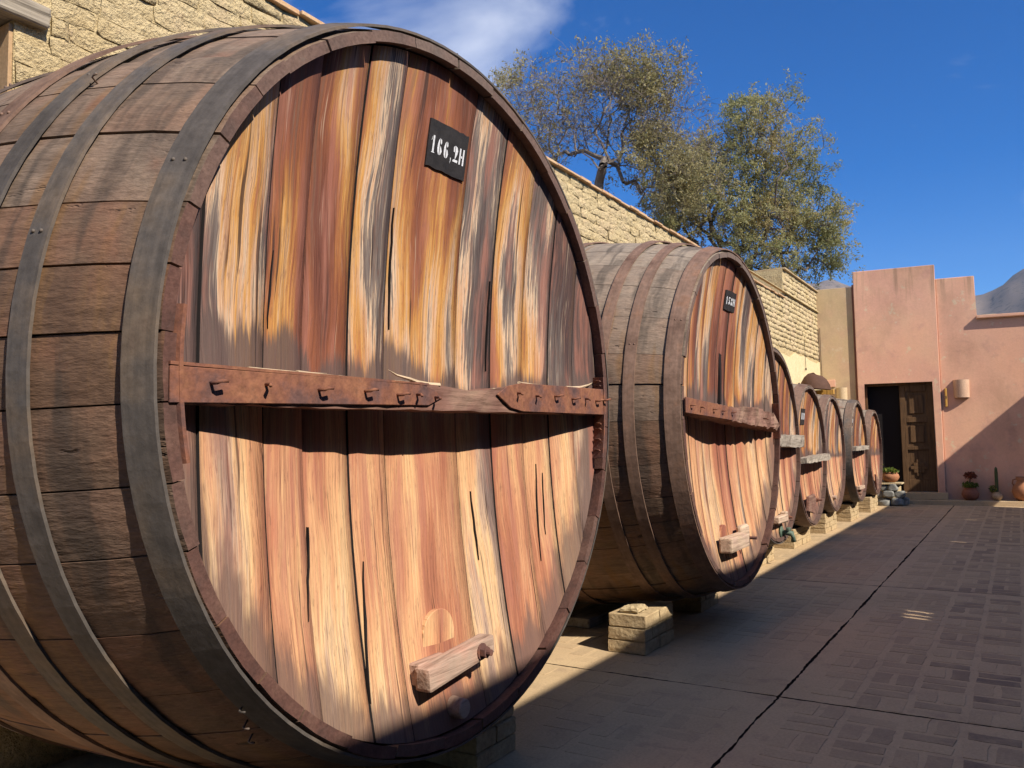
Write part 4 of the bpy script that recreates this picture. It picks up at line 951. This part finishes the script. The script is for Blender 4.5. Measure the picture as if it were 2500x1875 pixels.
# ------------------------------------------------------------------ trees beyond the wall
def tree(name, loc, fork, blobs, seed, label, bark, leafm, npts, nleaf, lsize, leafw, tr, twig, tdroop):
    """crown blobs (x, y, z, r, rz) in eye heights; limbs are grown out to points spread through them"""
    g = np.random.default_rng(seed); T = empty(name, loc, label, 'tree'); L0 = np.array(loc)
    vol = np.array([b[3]**2*b[4] for b in blobs]); pick = g.choice(len(blobs), npts, p=vol/vol.sum()); bl = np.array(blobs)
    d = g.normal(size=(npts, 3)); d /= np.linalg.norm(d, axis=1)[:, None]; d *= (g.random(npts)**.42)[:, None]*(1+.25*g.normal(size=npts)[:, None].clip(-.6, 1.2))
    pts = bl[pick, :3]+d*bl[pick][:, [3, 3, 4]]-L0
    pts = pts[pts[:, 2] > fork[2]*.93]
    fk = np.array(fork); pts = pts[np.argsort(np.linalg.norm((pts-fk)*[1, 1, .8], axis=1))]
    nodes = [np.zeros(3), fk*.5+g.normal(size=3)*.05, fk]; par = [-1, 0, 1]
    for p in pts:                       # join each point to the living wood by a short, gently bent limb
        N = np.array(nodes); q = N[1:]; dv = p-q; dist = np.linalg.norm(dv, axis=1); up = dv[:, 2]/np.maximum(dist, 1e-6)
        k = int(np.argmin(dist*(1.15-.25*up)+.10*np.linalg.norm(q-fk, axis=1)))+1
        a_, n_ = nodes[k], max(1, int(np.linalg.norm(p-nodes[k])/.16)); last = k
        for i in range(1, n_+1):
            t = i/n_; c = a_+(p-a_)*t+np.array([0, 0, .10*math.sin(math.pi*t)*np.linalg.norm(p-a_)])+g.normal(size=3)*.018
            nodes.append(c); par.append(last); last = len(nodes)-1
    n = len(nodes); w = np.zeros(n); kids = np.zeros(n, int)
    for i in range(1, n): kids[par[i]] += 1
    for i in range(n-1, 0, -1):
        if kids[i] == 0: w[i] = 1
        w[par[i]] += w[i]
    rad = tr*(w/w[0])**.60; V = []; F = []
    def add(a0, b0, r0, r1, k=4):
        o = len(V); A, B_ = tube_data([a0, b0], [r0, r1], k); V.extend(A); F.extend([tuple(i+o for i in f) for f in B_[:k]])
    for i in range(1, n): add(nodes[par[i]], nodes[i], max(.0022, rad[par[i]] if par[i] < 3 else min(rad[par[i]], rad[i]*1.25)), max(.0018, rad[i]), 7 if rad[i] > .02 else 4)
    tips = []
    for i in range(3, n):
        if w[i] > 6: continue
        for _ in range(twig):
            dd = g.normal(size=3)*.8+(nodes[i]-nodes[par[i]])/max(1e-4, np.linalg.norm(nodes[i]-nodes[par[i]]))*.9; dd[2] += .25-tdroop; dd /= np.linalg.norm(dd); Lt = g.uniform(.10, .30)
            m1 = nodes[i]+dd*Lt*.5+g.normal(size=3)*.015; e1 = m1+dd*Lt*.5+np.array([0, 0, -.05*tdroop])+g.normal(size=3)*.02
            add(nodes[i], m1, .0024, .0018, 3); add(m1, e1, .0018, .0011, 3); tips += [m1, (m1+e1)/2, e1]
    mk('trunk', V, F, bark, T)
    P = np.array(tips); w = leafw(P+L0); w = w/w.sum(); idx = g.choice(len(P), size=nleaf, p=w)
    c = P[idx]+g.normal(size=(nleaf, 3))*.035; a = g.normal(size=(nleaf, 3)); a[:, 2] -= .5; a /= np.linalg.norm(a, axis=1)[:, None]
    b = np.cross(a, g.normal(size=(nleaf, 3))); b /= np.linalg.norm(b, axis=1)[:, None]; sz = lsize*g.uniform(.5, 1.3, (nleaf, 1))
    Q = np.stack([c-a*sz, c+b*sz*.34, c+a*sz, c-b*sz*.34], 1).reshape(-1, 3)*U
    me = bpy.data.meshes.new('crown'); me.vertices.add(len(Q)); me.vertices.foreach_set('co', Q.ravel()); me.loops.add(len(Q)); me.loops.foreach_set('vertex_index', np.arange(len(Q), dtype=np.int32))
    me.polygons.add(nleaf); me.polygons.foreach_set('loop_start', np.arange(0, len(Q), 4, dtype=np.int32)); me.polygons.foreach_set('loop_total', np.full(nleaf, 4, dtype=np.int32)); me.update(calc_edges=True)
    cl = np.sin(P[idx, 0]*4+seed)+np.sin(P[idx, 1]*5)+np.sin(P[idx, 2]*4.3); at = me.attributes.new('tint', 'FLOAT', 'FACE')
    at.data.foreach_set('value', np.clip(.5+.14*cl+g.normal(size=nleaf)*.16, 0, 1).astype(np.float32))
    me.materials.append(M[leafm]); o = bpy.data.objects.new('crown', me); col.objects.link(o); o.parent = T; return T
T1X = [(11.33, 3.77, 5.15, .4, .4)]
B1 = [(10.6, 4.96, 5.75, 1.0, .62), (10.1, 5.74, 5.95, .6, .5), (11.06, 4.22, 5.78, .64, .57), (10.97, 4.45, 5.15, .77, .47), (10.32, 5.5, 5.37, .64, .5), (11.3, 4.0, 4.54, .7, .57), (10.71, 4.7, 6.25, .80, .25)]+T1X
T2X = [(13.9, 4.87, 5.46, .7, .61), (13.75, 5.22, 4.66, .61, .49), (14.08, 4.48, 6.03, .57, .49), (15.22, 2.62, 4.47, .41, .49)]
B2 = [(14.44, 3.67, 6.59, .69, .57), (14.68, 3.4, 5.79, .86, .69), (15.05, 2.92, 4.8, .65, .69), (14.47, 3.86, 4.9, .98, .74), (13.95, 4.69, 5.08, .78, .65), (14.64, 3.69, 4.12, 1.06, .37), (15.21, 2.75, 4.15, .37, .37), (14.16, 4.23, 5.89, .57, .49)]+T2X
tree('half_bare_tree', (10.45, 5.15, 0), (.3, -.12, 4.75), B1, 4, 'half bare tree with pale grey twigs and yellowing leaves, left of the green tree', 'barkl', 'leafy', 1000, 32000, .027, lambda P: .12+1.0*((np.sin(P[:, 0]*4.1+1)+np.sin(P[:, 2]*3.1)+np.sin(P[:, 1]*3.3)) > .35)+.5*(P[:, 2] < 5.0), .068, 6, .2)
tree('leafy_tree', (14.2, 4.3, 0), (.1, -.15, 3.9), B2, 8, 'dense olive green leafy tree right of the half bare tree, beyond the wall', 'barkd', 'leafg', 1100, 85000, .028, lambda P: np.ones(len(P)), .13, 3, .3)

# ------------------------------------------------------------------ hills
def ridge(name, dist, depth, az0, az1, prof, mat, amp, seed, na=160, nr=30):
    g = random.Random(seed); V = []; F = []
    ph = [g.uniform(0, 6) for _ in range(12)]
    for i in range(na+1):
        az = az0+(az1-az0)*i/na; e = prof(az)
        for j in range(nr+1):
            t = j/nr; r = dist+depth*t; hgt = math.sin(min(1, t*1.0)*math.pi/2)**.9
            nz = sum(math.sin(az*(1.3+k*1.15)+t*(4+2.3*k)+ph[k])/(1+k*.6) for k in range(8))
            V.append((r*math.cos(R(az)), r*math.sin(R(az)), (dist+depth)*math.tan(R(e))*hgt+amp*nz*hgt*(1-.7*t)-2*(1-t)))
    for i in range(na):
        for j in range(nr): a = i*(nr+1)+j; F.append((a, a+nr+1, a+nr+2, a+1))
    o = mk(name, V, F, mat, smooth=True); tag(o, kind='structure'); return o
ridge('mountain', 1500, 900, -40, 45, lambda a: float(np.interp(a, (-40, -12, -1.5, 1.8, 5, 10, 20, 45), (7, 10.6, 9.9, 8.0, 8.6, 9.9, 9.0, 7))), 'mount', 11, 3)
ridge('scrub_hill', 300, 260, -40, 45, lambda a: 6.6+.35*math.sin(R(a*14)+2.4)+.3*math.sin(R(a*41)), 'hill', 2.5, 5)

# ------------------------------------------------------------------ air
hz_ = box('haze', -2750, 2750, -2750, 2750, -1.2, 540, 'dark'); tag(hz_, kind='stuff')
hm = bpy.data.materials.new('haze'); hm.use_nodes = True; ht = hm.node_tree; ht.nodes.clear()
ho = ht.nodes.new('ShaderNodeOutputMaterial'); hv = ht.nodes.new('ShaderNodeVolumePrincipled'); hv.inputs['Density'].default_value = 5.5e-5; hv.inputs['Color'].default_value = (.62, .78, 1, 1)
ht.links.new(hv.outputs[0], ho.inputs['Volume']); hz_.data.materials.clear(); hz_.data.materials.append(hm)
